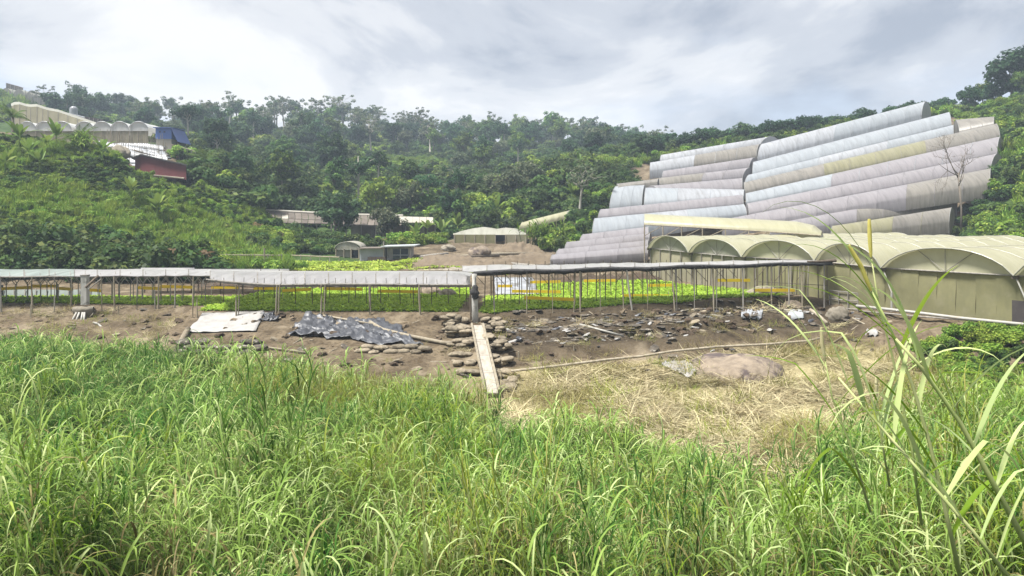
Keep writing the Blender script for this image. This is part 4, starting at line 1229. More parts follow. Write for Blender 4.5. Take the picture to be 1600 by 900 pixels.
# long old house: brown sheet roof with pale ridge, partly behind trees
def long_house():
    Y = 88.0
    t = thing('long_house', 'long low house with brown sheet roof and pale right wing behind trees', 'house', (at(550, 365, Y).x, Y, 2.6))
    def slope(px0, px1, yr0, yr1, ye0, ye1, n, mt, Ya, Yb, rows_=1):
        for j in range(rows_):
            for i in range(n):
                u0, u1 = i / n + .004, (i + 1) / n - .004
                v0, v1 = j / rows_, (j + 1) / rows_ + .02
                def pt(u, v):
                    px = px0 + (px1 - px0) * u
                    r, e = at(px, yr0 + (yr1 - yr0) * u, Yb), at(px + 6 * (1 - v), ye0 + (ye1 - ye0) * u, Ya)
                    return lerp(r, e, v)
                MB().slab([[pt(u0, v0), pt(u1, v0)], [pt(u0, v1) + Vector((0, 0, .05 * (j % 2))), pt(u1, v1) + Vector((0, 0, .05 * (j % 2)))]], .05).build('roof_sheet', M[mt] if random.random() < .93 else M['sheet_pale' if mt == 'sheet_rust' else mt], t)
    slope(418, 512, 329, 334.5, 347, 349, 9, 'sheet_rust', 85.5, 89, 3)
    MB().bar(at(416, 328.6, 89), at(514, 333.6, 89), .16, n=5).build('ridge_cap', M['sheet_pale'], t)
    slope(520, 628, 335, 337.5, 352, 352, 10, 'sheet_rust', 86.0, 89.5, 2)
    MB().bar(at(516, 334.6, 89.6), at(630, 337.0, 89.6), .16, n=5).build('ridge_cap', M['sheet_pale'], t)
    slope(624, 677, 338, 339.5, 347, 348, 5, 'sheet_pale', 85.0, 88, 1)
    a, b = at(548, 352, 86.4), at(680, 352, 86.4)
    for k in range(8):
        p, q = lerp(a, b, k / 8), lerp(a, b, (k + .96) / 8)
        MB().box(((p.x + q.x) / 2, 86.6, (p.z + 2.2) / 2), (q.x - p.x, .12, p.z - 2.2)).build('wall_panel', M['sheet_rust'] if k % 3 else M['net_tan'], t)
    for px in frange(425, 680, 12):
        q = at(px, 350, 86.2)
        MB().bar((q.x, 86.2, gz(q.x, 86.2) - .2), q, .07).build('post', M['wood_grey'], t)
long_house()

# net house on the bare mound
def net_house():
    Y = 77.0
    t = thing('net_house', 'small net house with pale humped roof on the bare mound', 'net house', (at(765, 388, Y).x, Y, gz(at(765, 388, Y).x, Y)))
    prof = [(708, 366), (720, 361), (738, 357), (756, 354.5), (768, 356), (776, 357.5), (790, 355.5), (806, 357), (816, 361), (822, 365)]
    for i in range(len(prof) - 1):
        a, b = prof[i], prof[i + 1]
        MB().strip([[at(*a, Y + 3.2), at(*b, Y + 3.2)], [at(a[0], (a[1] + 366.5) / 2 - 1.5, Y + 1.2), at(b[0], (b[1] + 366.5) / 2 - 1.5, Y + 1.2)], [at(a[0], 367, Y), at(b[0], 367, Y)]]).build('roof_panel', M['film_pale'], t, smooth=True)
    for i in range(7):
        px0, px1 = 710 + 16 * i, 710 + 16 * (i + 1)
        a, b = at(px0, 366.5, Y), at(px1, 366.5, Y)
        if i in (4,):
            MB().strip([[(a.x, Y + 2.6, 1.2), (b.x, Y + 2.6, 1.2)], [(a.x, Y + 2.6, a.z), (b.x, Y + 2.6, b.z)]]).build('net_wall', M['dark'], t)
        else:
            MB().strip([[(a.x, Y, 1.2), (b.x, Y, 1.2)], [tuple(a), tuple(b)]]).build('net_wall', M['net_olive' if i < 4 else 'net_tan'], t)
        MB().bar((a.x, Y - .04, 1.0), a, .06).build('post', M['wood_pale'], t)
    for s in (at(710, 366.5, Y), at(822, 366.5, Y)):
        MB().strip([[(s.x, Y, 1.2), (s.x + .3, Y + 4, 1.5)], [tuple(s), (s.x + .3, Y + 4, s.z)]]).build('net_wall', M['net_tan'], t)
    q = at(822, 366, Y)
    MB().bar((q.x, Y - .04, 1.0), q, .06).build('post', M['wood_pale'], t)
net_house()
# low slanted tunnel on the slope behind it
def slant_tunnel():
    A, B = at(812, 347, 84), at(894, 329, 87)
    t = thing('tunnel_greenhouse', 'small cream tunnel roof slanting up the slope behind the net house', 'greenhouse', (A.x, A.y, gz(A.x, A.y)))
    def sec(u):
        c = lerp(A, B, u)
        return [Vector((c.x - .25 + .5 * math.sin(th), c.y - 1.7 * math.cos(th), c.z - .85 + .85 * math.sin(th) * (1 + .2 * u))) for th in [math.pi * k / 10 for k in range(11)]]
    for i in range(7):
        MB().strip([sec(i / 7), sec((i + .5) / 7), sec((i + 1) / 7)]).build('roof_panel', M['film_cream' if i < 6 else 'film_pale'], t, smooth=True)
    for i in range(0, 8):
        e = sec(i / 7)[0]
        MB().bar((e.x, e.y, gz(e.x, e.y) - .3), e, .05).build('post', M['wood_pale'], t)
        f = sec(i / 7)[-1]
        MB().bar((f.x, f.y, min(gz(f.x, f.y), f.z) - .3), f, .05).build('post', M['wood_pale'], t)
slant_tunnel()

# logs and planks lying on the bare mound
LG = [(690, 403, 780, 392, 64), (720, 398, 842, 394, 66), (860, 403, 985, 399, 58), (900, 405, 1010, 401, 56), (800, 393, 870, 408, 60), (655, 401, 700, 396, 66), (830, 404, 935, 400, 60), (645, 410, 735, 407, 56), (880, 399, 960, 396.5, 61)]
for i, (x0, y0, x1, y1, Y) in enumerate(sorted(LG)):
    a, b = ground_at(x0, Y, .12), ground_at(x1, Y + (2 if y1 < y0 else -3), .12)
    m_ = lerp(a, b, .5); m_.z = max(m_.z, gz(m_.x, m_.y) + .1)
    tag(MB().tube([a, m_, b], [.14, .16, .12], 6).build('log', M[('wood_pale', 'wood_grey', 'wood_dark')[i % 3]], smooth=True, loc=a), '%s log from the left lying on the bare mound' % ORD[i], 'log', 'logs lying on the bare mound')

# heaps of tan soil between shelters and hillside tunnels
def soil_ridge(lab, pts, w, h, m='soil'):
    rows = []
    pts = [tuple(np.array(pts[int(f)]) * (1 - f % 1) + np.array(pts[min(int(f) + 1, len(pts) - 1)]) * (f % 1)) for f in frange(0, len(pts) - 1, len(pts) * 4)]
    for i, (px, Y) in enumerate(pts):
        u = i / (len(pts) - 1)
        p = ground_at(px, Y)
        e = math.sin(math.pi * u) ** .5 if 0 < u < 1 else 0
        rows.append([(p.x, p.y + w * s, gz(p.x, p.y + w * s) - .1 + (h * e * (1 - abs(s) ** 1.6) * (.3 + 1.4 * fbm(px * .22, s * 3, 4, 4)))) for s in frange(-1, 1, 25)])
    c = pts[len(pts) // 2]; q = ground_at(*c)
    return tag(MB().strip(rows).build('soil_heap', M[m], smooth=True, loc=q), lab, 'soil heap')
soil_ridge('long tan soil heap behind the right shelter roof', [(640 + 16 * k, 63 + 2 * math.sin(k * .6)) for k in range(17)], 4.0, .55)
soil_ridge('rounded tan soil mound in front of the net house', [(770 + 10 * k, 71.5) for k in range(10)], 3.0, .6)
soil_ridge('low soil berm at the back of the middle seedling bed', [(290 + 24 * k, 49.5) for k in range(20)], 1.0, .45, 'soil_dark')
soil_ridge('low soil berm at the back of the right seedling bed', [(830 + 22 * k, 51.0) for k in range(12)], .9, .5, 'soil_dark')
# white plastic covered bed seen through the right shelter
cloth('bed_cover', 'white plastic covered bed seen at the left under the right shelter', 'bed cover',
      ((-1.0, 44.0, .05), (1.6, 44.0, .05), (1.4, 50.5, .55), (-1.2, 50.5, .55)), M['mulch'], 12, 14, .05, 31, 1, hang=True)

# ------------------------------------------------------------------ left hill: arched row, net house, sheds
def hill_arches():
    Y = 108.0
    t = thing('arched_greenhouse', 'row of seven small arched bays on the left hilltop', 'greenhouse', (at(130, 217, Y).x, Y, gz(at(130, 217, Y).x, Y)))
    xs = [32, 56, 83, 111, 119, 146, 173.5, 201, 230.5]
    arcs = [(30, 55.5), (56, 83), (83.5, 111), (118, 145.5), (146, 173), (173.5, 200.5), (202, 230.5)]
    for i, (x0, x1) in enumerate(arcs):
        dy = 0 if i < 3 else .0
        def arch(Yd, lift=0.0):
            r = []
            for k in range(13):
                u = k / 12
                px = x0 + (x1 - x0) * u
                q = at(px, 198.5 - 8.5 * (1 - abs(2 * u - 1) ** 2.2) ** .8, Y)
                r.append((q.x, Yd, q.z + lift))
            return r
        for s in range(3):
            MB().strip([arch(Y + s * 4), arch(Y + s * 4 + 2, -.05), arch(Y + s * 4 + 3.95)]).build('roof_panel', M['film_bright'], t, smooth=True)
        MB().tube(arch(Y - .05), .06, 4).build('hoop', M['film_white'], t)
        ar = arch(Y + .15)
        MB().add(ar, [tuple(range(13))]).build('gable', M['film_bright'], t)
        p, q = at(x0, 198.5, Y), at(x1, 198.5, Y)
        z2 = at(0, 204.5, Y).z
        MB().box(((p.x + q.x) / 2, Y + .1, (p.z + z2) / 2), (q.x - p.x, .08, p.z - z2)).build('fascia', M['film_bright'], t)
        z3 = gz(p.x, Y) - .6
        MB().box(((p.x + q.x) / 2, Y + .2, (z2 + z3) / 2), (q.x - p.x, .06, z2 - z3)).build('wall_net', M['net_tan'], t)
        for px in (x0, (x0 + x1) / 2):
            w_ = at(px, 200, Y)
            MB().bar((w_.x, Y, z3), (w_.x, Y, z2), .06).build('post', M['wood_pale'], t)
hill_arches()
def hill_net_house():
    t = thing('net_house', 'long tan net house sloping down behind the hilltop arches', 'net house', (at(80, 195, 118).x, 118, gz(at(80, 195, 118).x, 118)))
    top = [(17, 162), (22, 159.5), (30, 159), (40, 162), (47, 163), (57, 162.5), (66, 165.5), (74, 168), (90, 171), (105, 176), (120, 181), (135, 186), (150, 191)]
    for i in range(len(top) - 1):
        a, b = top[i], top[i + 1]
        Y0 = 121 - i * .5
        A, B = at(*a, Y0 + 4), at(*b, Y0 + 3.5)
        A2, B2 = at(a[0] + 1, a[1] + 4, Y0), at(b[0] + 1, b[1] + 4, Y0 - .5)
        MB().strip([[A, B], [A2, B2]]).build('roof_panel', M['film_pale'], t)
        zl = gz(A2.x, A2.y) - .5
        MB().strip([[A2, B2], [(A2.x, A2.y, min(zl, A2.z - 2)), (B2.x, B2.y, min(zl, B2.z - 2))]]).build('wall_net', M['net_tan'], t)
        MB().bar((A2.x, A2.y - .05, zl), A2, .05).build('post', M['wood_grey'], t)
hill_net_house()
def ridge_roof(lab, px0, px1, yt0, yt1, Y, h, mt, arcs=0):
    a, b = at(px0, yt0, Y), at(px1, yt1, Y)
    t = thing('greenhouse', lab, 'greenhouse', ((a.x + b.x) / 2, Y, gz((a.x + b.x) / 2, Y)))
    n = max(arcs, 4)
    for i in range(n):
        u0, u1 = i / n, (i + 1) / n
        p, q = lerp(a, b, u0), lerp(a, b, u1)
        rows = []
        for yy in (0, 5):
            rows.append([(p.x + (q.x - p.x) * k / 8, Y + yy, p.z + (q.z - p.z) * k / 8 - (h * .45 * abs(2 * k / 8 - 1) ** 2.2 if arcs else 0)) for k in range(9)])
        MB().strip(rows).build('roof_panel', M[mt], t, smooth=True)
        MB().strip([[(x, y, z) for x, y, z in rows[0]], [(x, y, z - h * .4 - (h * .5)) for x, y, z in rows[0]]]).build('wall_net', M['film_beige' if arcs else mt], t)
        g = gz(p.x, Y)
        MB().bar((p.x, Y - .05, min(g, p.z - h) - .3), (p.x, Y - .05, p.z - .1), .08).build('post', M['wood_grey'], t)
        MB().strip([[(p.x, Y + .1, p.z - h), (q.x, Y + .1, q.z - h)], [(p.x, Y + .1, min(gz(p.x, Y), p.z - h) - .6), (q.x, Y + .1, min(gz(q.x, Y), q.z - h) - .6)]]).build('wall_net', M['net_tan'], t)
    return t
ridge_roof('pale arched greenhouse on the far upper left ridge', -60, 60, 131, 142, 205, 4.0, 'film_pale', 6)
ridge_roof('small grey brown roof above the far upper left greenhouse', 10, 36, 129.5, 137, 212, 2.2, 'sheet_rust')
ridge_roof('lower pale greenhouse trailing down the far upper left ridge', 40, 84, 143, 154, 196, 2.6, 'film_pale', 4)
ridge_roof('thin dark flat roof right of the sloping tan net house', 133, 160, 182, 186, 126, 1.0, 'roof_dark')
ridge_roof('thin white roof between tan net house and blue shed', 106, 140, 176, 186, 130, 1.0, 'film_white')
p = at(115, 168.5, 150)
tk = thing('water_tank', 'small white domed tank among trees above the tan net house', 'tank', (p.x, p.y, p.z - 1.6))
rows = []
for zz, rr in ((-3.5, .75), (0, .75), (.25, .72), (.5, .6), (.68, .35), (.75, .02)):
    rows.append([(p.x + rr * math.cos(k * math.pi / 6), p.y + rr * math.sin(k * math.pi / 6), p.z - .4 + zz) for k in range(13)])
MB().strip(rows).build('shell', M['film_white'], tk, smooth=True)
MB().box((p.x, p.y, p.z - 3.2), (1.8, 1.8, .2)).build('platform', M['concrete'], tk)

def blue_shed():
    Y = 104.0
    a, b = at(243, 225, Y), at(268, 225, Y)
    zb = min(gz(a.x, Y), gz(b.x, Y)) - .6
    t = thing('blue_shed', 'bright blue shed with sloping side roof on the left hilltop', 'shed', ((a.x + b.x) / 2, Y, zb))
    z1, zm = at(0, 199.5, Y).z, at(0, 217, Y).z
    MB().box(((a.x + b.x) / 2, Y + 2, (zm + z1) / 2), (b.x - a.x, 4, z1 - zm)).build('wall', M['wall_blue'], t)
    MB().box(((a.x + b.x) / 2, Y + 2, (zm + zb) / 2), (b.x - a.x - .1, 3.9, zm - zb)).build('lower_wall', M['sheet_pale'], t)
    MB().slab([[(a.x - .2, Y - .4, z1 + .05), (b.x + .15, Y - .4, z1 + .02)], [(a.x - .2, Y + 4.2, z1 + .25), (b.x + .15, Y + 4.2, z1 + .22)]], .1).build('roof', M['roof_blue'], t)
    c = at(279, 221, Y)
    MB().slab([[(b.x + .05, Y - .3, z1), (b.x + .05, Y + 4, z1)], [(c.x, Y - .3, c.z), (c.x, Y + 4, c.z)]], .1).build('side_roof', M['roof_blue'], t)
    MB().box(((b.x + c.x) / 2 - .3, Y + 2.5, (zb + zm) / 2), (.7, 2, zm - zb)).build('doorway', M['dark'], t)
    for px in (250, 257):
        q = at(px, 206, Y)
        w = MB().box((q.x, Y - .02, q.z), (.28, .06, .24)).build('window', M['glass'], t)
        MB().box((q.x, Y - .04, q.z - .15), (.36, .08, .05)).build('sill', M['wall_blue'], w)
    MB().bar((c.x - .1, Y, zb), (c.x - .1, Y, c.z), .07).build('post', M['wood_dark'], t)
blue_shed()
def red_shed():
    Y0, Y1 = 85.0, 83.5
    a, b = at(211, 262, Y0), at(291, 269, Y1)
    t = thing('red_shed', 'long maroon shed with dark sloping roof edge on the left hill', 'shed', ((a.x + b.x) / 2, 84.2, 9.8))
    ta, pk, tb = at(211, 247, Y0), at(222, 241.5, Y0 - .2), at(291, 258, Y1)
    lo_a, lo_b = at(211, 263.5, Y0), at(291, 270, Y1)
    prof = [ta, pk, lerp(pk, tb, .33), lerp(pk, tb, .66), tb]
    low = [lo_a, lerp(lo_a, lo_b, .14), lerp(lo_a, lo_b, .43), lerp(lo_a, lo_b, .72), lo_b]
    for i in range(4):
        MB().strip([[low[i] - Vector((0, 0, .8)), low[i + 1] - Vector((0, 0, .8))], [prof[i], prof[i + 1]]]).build('wall_panel', M['wall_red'], t)
    MB().strip([[low[-1] - Vector((0, 0, .8)), low[-1] + Vector((-2.0, 4, -.6))], [prof[-1], prof[-1] + Vector((-2.0, 4, 0))]]).build('wall_panel', M['wall_red'], t)
    MB().strip([[low[0] - Vector((0, 0, .8)), low[0] + Vector((.3, 4, -.6))], [prof[0], prof[0] + Vector((.3, 4, 0))]]).build('wall_panel', M['wall_red'], t)
    for i in range(4):
        f = Vector((0, -.3, .06)); k = Vector((-2.0, 4.2, .12))
        MB().slab([[prof[i] + f + Vector((-.25 if i == 0 else 0, 0, 0)), prof[i + 1] + f + Vector((.2 if i == 3 else 0, 0, 0))], [prof[i] + k, prof[i + 1] + k]], .14).build('roof_sheet', M['roof_dark'], t)
    MB().slab([[lo_a + Vector((.6, -.15, -.55)), lo_b + Vector((-.2, -.15, -.6))], [lo_a + Vector((.6, .1, -.3)), lerp(lo_a, lo_b, .8) + Vector((1, .1, -.5))]], .1).build('plinth', M['stone_pale'], t)
red_shed()
# silver mulched beds between the sheds
for i in range(8):
    Y = 88 + i * 1.9
    x0 = at(150 + 4 * (7 - i), 0, Y).x; x1 = at(268 - 1.5 * i, 0, Y).x
    rows = []
    for u in frange(0, 1, 12):
        x = x0 + (x1 - x0) * u
        rows.append([(x, Y - .62, terrain(np.array([x]), np.array([Y - .62]))[0] + .35), (x, Y - .45, terrain(np.array([x]), np.array([Y]))[0] + .6), (x, Y + .45, terrain(np.array([x]), np.array([Y]))[0] + .65), (x, Y + .6, terrain(np.array([x]), np.array([Y + .6]))[0] + .3)])
    t = thing('mulched_bed', '%s silver film covered bed uphill from the maroon shed' % ORD[i], 'plant bed', ((x0 + x1) / 2, Y, gz((x0 + x1) / 2, Y)), 'silver mulched beds on the left hill')
    MB().strip(rows).build('film_cover', M['mulch'], t, smooth=True)
    for k in range(9):
        x = x0 + (x1 - x0) * (k + .5) / 9
        z = gz(x, Y)
        MB().bar((x, Y, z), (x + random.uniform(-.1, .1), Y, z + 2.3), .035, n=4).build('stake', M['wood_pale'], t)
boulder('pale rock at the left end of the maroon shed', ground_at(186, 84, .2), (1.1, .9, .9), 41, 'stone_pale')
boulder('white rock right of the blue shed above the scrub', ground_at(293, 93, .4), (1.3, .9, .6), 42, 'stone_pale')
rail_fence('dark post fence right of the blue shed on the hill', 268, 305, 226, 236, 98, 7)
# ------------------------------------------------------------------ foliage
LM = {}
LM['dark'] = leaf_mat('leaf_dark', (0.022, 0.058, 0.024), (0.048, 0.102, 0.040), (0.084, 0.149, 0.053), .15, obj_var=.42, hue_var=.025)
LM['mid'] = leaf_mat('leaf_mid', (0.046, 0.094, 0.017), (0.092, 0.156, 0.030), (0.158, 0.213, 0.043), .15, obj_var=.42, hue_var=.025)
LM['light'] = leaf_mat('leaf_light', (0.110, 0.179, 0.025), (0.182, 0.266, 0.040), (0.260, 0.316, 0.065), .15, obj_var=.25, hue_var=.015)
LM['grey'] = leaf_mat('leaf_grey', (0.075, 0.106, 0.056), (0.125, 0.156, 0.081), (0.188, 0.188, 0.106), .12, obj_var=.25)
LM['palm'] = leaf_mat('leaf_palm', (0.065, 0.112, 0.022), (0.118, 0.175, 0.035), None, obj_var=.2)
LM['banana'] = leaf_mat('leaf_banana', (0.105, 0.170, 0.028), (0.179, 0.250, 0.052), (0.273, 0.270, 0.070), .1, obj_var=.15)
LM['scrub'] = leaf_mat('leaf_scrub', (0.094, 0.169, 0.022), (0.180, 0.276, 0.038), (0.288, 0.357, 0.065), .16, obj_var=.3, hue_var=.02)
LM['scrub_dark'] = leaf_mat('leaf_scrub_dark', (0.034, 0.067, 0.017), (0.066, 0.112, 0.027), (0.108, 0.146, 0.038), .12, obj_var=.42, hue_var=.025)
LM['bed'] = leaf_mat('leaf_seedling', (0.213, 0.330, 0.033), (0.320, 0.454, 0.055), None, obj_var=.18, hue_var=.01, transl=.4)
LM['lettuce'] = leaf_mat('leaf_lettuce', (.27, .36, .045), (.36, .44, .08), None, obj_var=.2, hue_var=.012)
LM['dry'] = leaf_mat('leaf_dry', (.16, .115, .055), (.26, .195, .10), None, obj_var=.25, hue_var=.012)
BK = {}
BK['bark'] = mat('bark', (.10, .085, .065), (.17, .15, .12), 6, .95, (1, 1, .3), bump=.6)
BK['pale'] = mat('bark_pale', (.34, .32, .27), (.25, .23, .19), 4, .9, (1, 1, .3), (.14, .13, .10), (.55, .75), 2)

BK['dead'] = mat('bark_dead', (.17, .145, .115), (.12, .10, .08), 4, .95, (1, 1, .3))

def leaf_cloud(r_, centers, radii, per, size, up=.45, jit=.75, flat=1.0, aspect=1.6):
    """leaf-sized diamonds spread through clumps; returns V, F"""
    Vs, Fs = [], []
    n0 = 0
    for c, rad in zip(centers, radii):
        k = max(6, int(per * (rad ** 1.6)))
        d = r_.normal(size=(k, 3)); d /= np.linalg.norm(d, axis=1, keepdims=True)
        rr = rad * r_.uniform(.25, 1.0, size=(k, 1)) ** .45
        p = c + d * rr * np.array([1, 1, flat])
        nrm = d * .7 + np.array([0, 0, up]) + r_.normal(size=(k, 3)) * jit * .5
        nrm /= np.linalg.norm(nrm, axis=1, keepdims=True)
        t = np.cross(nrm, r_.normal(size=(k, 3))); t /= np.linalg.norm(t, axis=1, keepdims=True) + 1e-9
        b = np.cross(nrm, t)
        s = size * r_.uniform(.6, 1.35, size=(k, 1))
        q0 = p - t * s * aspect * .5; q1 = p + b * s * .5 + nrm * s * .12; q2 = p + t * s * aspect * .5 - np.array([0, 0, .15]) * s; q3 = p - b * s * .5 + nrm * s * .12
        Vs.append(np.stack([q0, q1, q2, q3], 1).reshape(-1, 3))
        Fs.append(n0 + np.arange(k * 4).reshape(k, 4)); n0 += k * 4
    return np.concatenate(Vs), np.concatenate(Fs)

def limb_path(r_, a, b, k=5, wob=.12):
    L = (b - a).length
    pts = []
    for i in range(k):
        u = i / (k - 1)
        p = a + (b - a) * u
        w = wob * L * math.sin(math.pi * u)
        pts.append(p + Vector((r_.normal() * w, r_.normal() * w, .12 * L * math.sin(math.pi * u))))
    return pts

def tree_proto(seed, h, cw, ch, style, lm, bk, leaf=.32, per=60):
    """returns (trunk mesh, crown mesh) with the foot at the origin"""
    r_ = np.random.default_rng(seed)
    base_c = h - ch
    tb = MB()
    tr = .016 * h + .05
    lean = Vector((r_.normal() * .03 * h, r_.normal() * .03 * h, 0))
    trunk_top = Vector((lean.x, lean.y, base_c + ch * (.55 if style != 'cone' else .95)))
    pts = [Vector((0, 0, -.8)), Vector((0, 0, 0)), Vector((lean.x * .3, lean.y * .3, trunk_top.z * .4)), Vector((lean.x * .75, lean.y * .75, trunk_top.z * .75)), trunk_top]
    tb.tube(pts, [tr * 1.5, tr * 1.2, tr * .95, tr * .7, tr * .3], 7)
    cs, rs = [], []
    nl = {'broad': 9, 'umbrella': 8, 'dense': 9, 'airy': 9, 'cone': 0, 'low': 9}[style]
    for i in range(nl):
        a = 2 * math.pi * i / nl + r_.uniform(-.4, .4)
        u = r_.uniform(.25, .95)
        st = Vector((lean.x * .7, lean.y * .7, base_c * r_.uniform(.75, 1.0) + ch * .3 * u))
        if style == 'umbrella':
            en = Vector((math.cos(a) * cw * r_.uniform(.3, .95), math.sin(a) * cw * r_.uniform(.3, .95), h - ch * r_.uniform(.12, .85)))
        else:
            el = r_.uniform(-.1, 1.2)
            en = Vector((math.cos(a) * cw * .85 * math.cos(el), math.sin(a) * cw * .85 * math.cos(el), base_c + ch * (.45 + .42 * math.sin(el))))
        en += lean
        path = limb_path(r_, st, en)
        tb.tube(path, [tr * .5, tr * .4, tr * .3, tr * .2, tr * .08], 5)
        nsub = {'broad': 4, 'umbrella': 4, 'dense': 5, 'airy': 4, 'low': 4}[style]
        for s in range(nsub):
            q = path[r_.integers(2, 5)]
            off = Vector(r_.normal(size=3)) * cw * (.2 if style != 'airy' else .3)
            if style == 'umbrella': off.z *= .3
            c = q + off
            cs.append(np.array(c)); rs.append(cw * r_.uniform(.17, .36) * (.7 if style == 'airy' else 1.0))
            if style in ('airy', 'umbrella'):
                tb.tube([q, c], [tr * .14, tr * .05], 4)
    if style in ('broad', 'dense', 'low'):
        for i in range(12 if style == 'dense' else 8):          # top and core clumps
            d = r_.normal(size=3); d /= np.linalg.norm(d)
            c = np.array([lean.x, lean.y, base_c + ch * .5]) + d * np.array([cw * .55, cw * .55, ch * .36])
            cs.append(c); rs.append(cw * r_.uniform(.25, .4))
    if style == 'cone':
        n = 13
        for i in range(n):
            u = i / (n - 1)
            z = base_c + ch * u
            rr = cw * (1 - u) ** .8 + .25
            for k in range(5 if u < .7 else 3):
                a = r_.uniform(0, 2 * math.pi)
                e = Vector((math.cos(a) * rr, math.sin(a) * rr, z + .1 * rr))
                st = Vector((lean.x * u, lean.y * u, z - .15 * rr))
                tb.tube([st, e], [tr * .2, tr * .05], 4)
                for v in (.45, .75, 1.0):
                    c = st + (e - st) * v
                    cs.append(np.array(c)); rs.append(max(.3, .30 * rr * (1.1 - .5 * v)))
    fl = {'umbrella': .85, 'dense': .9, 'broad': .75, 'airy': .6, 'cone': .45, 'low': .7}[style]
    V_, F_ = leaf_cloud(r_, cs, rs, per, leaf, flat=fl)
    return tb.mesh('trunk', BK[bk], smooth=True), np_mesh('crown', V_, F_, LM[lm])

KINDS = {
 'dense':  ('dense dark green', [tree_proto(100 + i, 9, 3.1, 6.8, 'dense', 'dark', 'bark', .36, 62) for i in range(3)]),
 'broad':  ('broad mid green', [tree_proto(110 + i, 9.5, 3.4, 6.2, 'broad', 'mid', 'bark', .36, 56) for i in range(3)]),
 'light':  ('light green bushy', [tree_proto(120 + i, 6.5, 2.8, 5.2, 'broad', 'light', 'bark', .32, 60) for i in range(2)]),
 'tall':   ('tall bare stemmed', [tree_proto(130 + i, 13, 3.2, 6.2, 'umbrella', 'dark', 'pale', .34, 54) for i in range(3)]),
 'airy':   ('thin feathery crowned', [tree_proto(140 + i, 12, 3.2, 6.5, 'airy', 'grey', 'pale', .30, 62) for i in range(3)]),
 'grey':   ('grey green rounded', [tree_proto(150 + i, 7.5, 2.8, 5.6, 'dense', 'grey', 'bark', .32, 58) for i in range(2)]),
 'cone':   ('pointed conifer-like', [tree_proto(160 + i, 10, 2.2, 8.6, 'cone', 'dark', 'bark', .26, 60) for i in range(2)]),
 'low':    ('low spreading', [tree_proto(170 + i, 4.6, 2.5, 3.4, 'low', 'dark', 'bark', .28, 66) for i in range(3)]),
}
TREES = []
def tree(kind, px, Y, s=1.0, dz=-.2, label=None, group=None, sx=None):
    tr_, cr_ = random.choice(KINDS[kind][1])
    p = ground_at(px, Y, dz)
    t = thing('tree', label or '', 'tree', p, group, random.uniform(0, 6.28))
    k = s * random.uniform(.92, 1.08)
    t.scale = (k * (sx or random.uniform(.9, 1.1)), k * (sx or random.uniform(.9, 1.1)), k)
    obj_from('trunk', tr_, t); obj_from('crown', cr_, t)
    TREES.append((t, kind, px, Y, label))
    return t

# named trees
tree('dense', 522, 83.0, .62, label='dark rounded tree hiding the middle of the long brown roof', sx=1.25)
tree('grey', 604, 84, .62, label='grey green tree standing before the right wing of long house')
tree('light', 588, 95, 1.0, label='light green tree rising behind the long brown roof')
tree('tall', 713, 97, .62, label='slender tree with a tall white bare trunk on the middle slope')
tree('airy', 905, 86, .62, label='thin tree with pale forked trunk left of the hillside tunnels', sx=1.1)
tree('dense', 1580, 118, 1.1, label='big dark tree towering on the ridge at the right edge', sx=1.15)
tree('dense', 1596, 117, .72, label='second dark tree below the big one at the right edge')
tree('broad', 1535, 126, .55, label='rounded green tree left of the big dark ridge tree')
tree('cone', 105, 172, .62, label='left of two pointed conifers on the skyline above the hilltop arches')
tree('cone', 123, 175, .78, label='right and taller of two pointed conifers above the hilltop arches')
tree('airy', 65, 190, .66, label='leafless looking thin tree by the far upper left greenhouse')
tree('airy', 295, 238, .9, label='thin forked tree standing out on the skyline behind blue shed')
tree('broad', 862, 238, 1.25, label='broad crowned tree standing tall on the skyline right of centre')
tree('airy', 531, 246, 1.15, label='wide feathery tree highest on the skyline left of centre', sx=1.2)
tree('tall', 375, 228, .95, label='tall bare stemmed tree on the skyline above the blue shed')
tree('dense', 1552, 122, .55, label='small dark tree just left of the big ridge tree')
tree('low', 1515, 121, .9, label='low bushy tree between ridge row and big dark tree')
tree('broad', 1602, 112, .5, label='rounded tree lowest at the right edge of the ridge')
# ridge trees above the hillside tunnels
RX = list(np.linspace(1008, 1475, 40))
for i, px in enumerate(RX):
    Y = 126 + random.uniform(-4, 6)
    tree('low', px + random.uniform(-4, 4), Y, random.uniform(.5, .8), group='ridge trees above the hillside tunnels')
# forest on the far slope: rows from the valley floor up to the skyline
Yf = 93.0
cells = []
row = 0
while Yf < 262:
    step = 5.4 + Yf * .011
    px = 75 + random.uniform(0, 20)
    dpx = (4.5 + Yf * .012) / Yf * F
    while px < 1030:
        cells.append((px + random.uniform(-.35, .35) * dpx, Yf + random.uniform(-.4, .4) * step))
        px += dpx
    Yf += step
    row += 1
def open_spot(px, Y):
    if Y < 128 and px < 300: return True                 # hilltop farm
    if Y < 165 and px < 240: return True
    if Y < 112 and px < 420 and px < 300 + (Y - 92) * 2: return True
    if Y < 125 and px > 900 + (125 - Y) * .2: return True   # slope beside tunnels
    if Y < 97 and 400 < px < 690: return True
    if Y < 100 and px > 780: return True
    if Y < 132 and px > 985: return True
    if 118 < Y < 128 and 610 < px < 690: return True      # little clearing
    if px < 100 and Y > 180 : return True
    if 150 < Y < 182 and 590 < px < 705: return True
    if 138 < Y < 163 and 775 < px < 850: return True
    return False
cells = [c for c in cells if not open_spot(*c)]
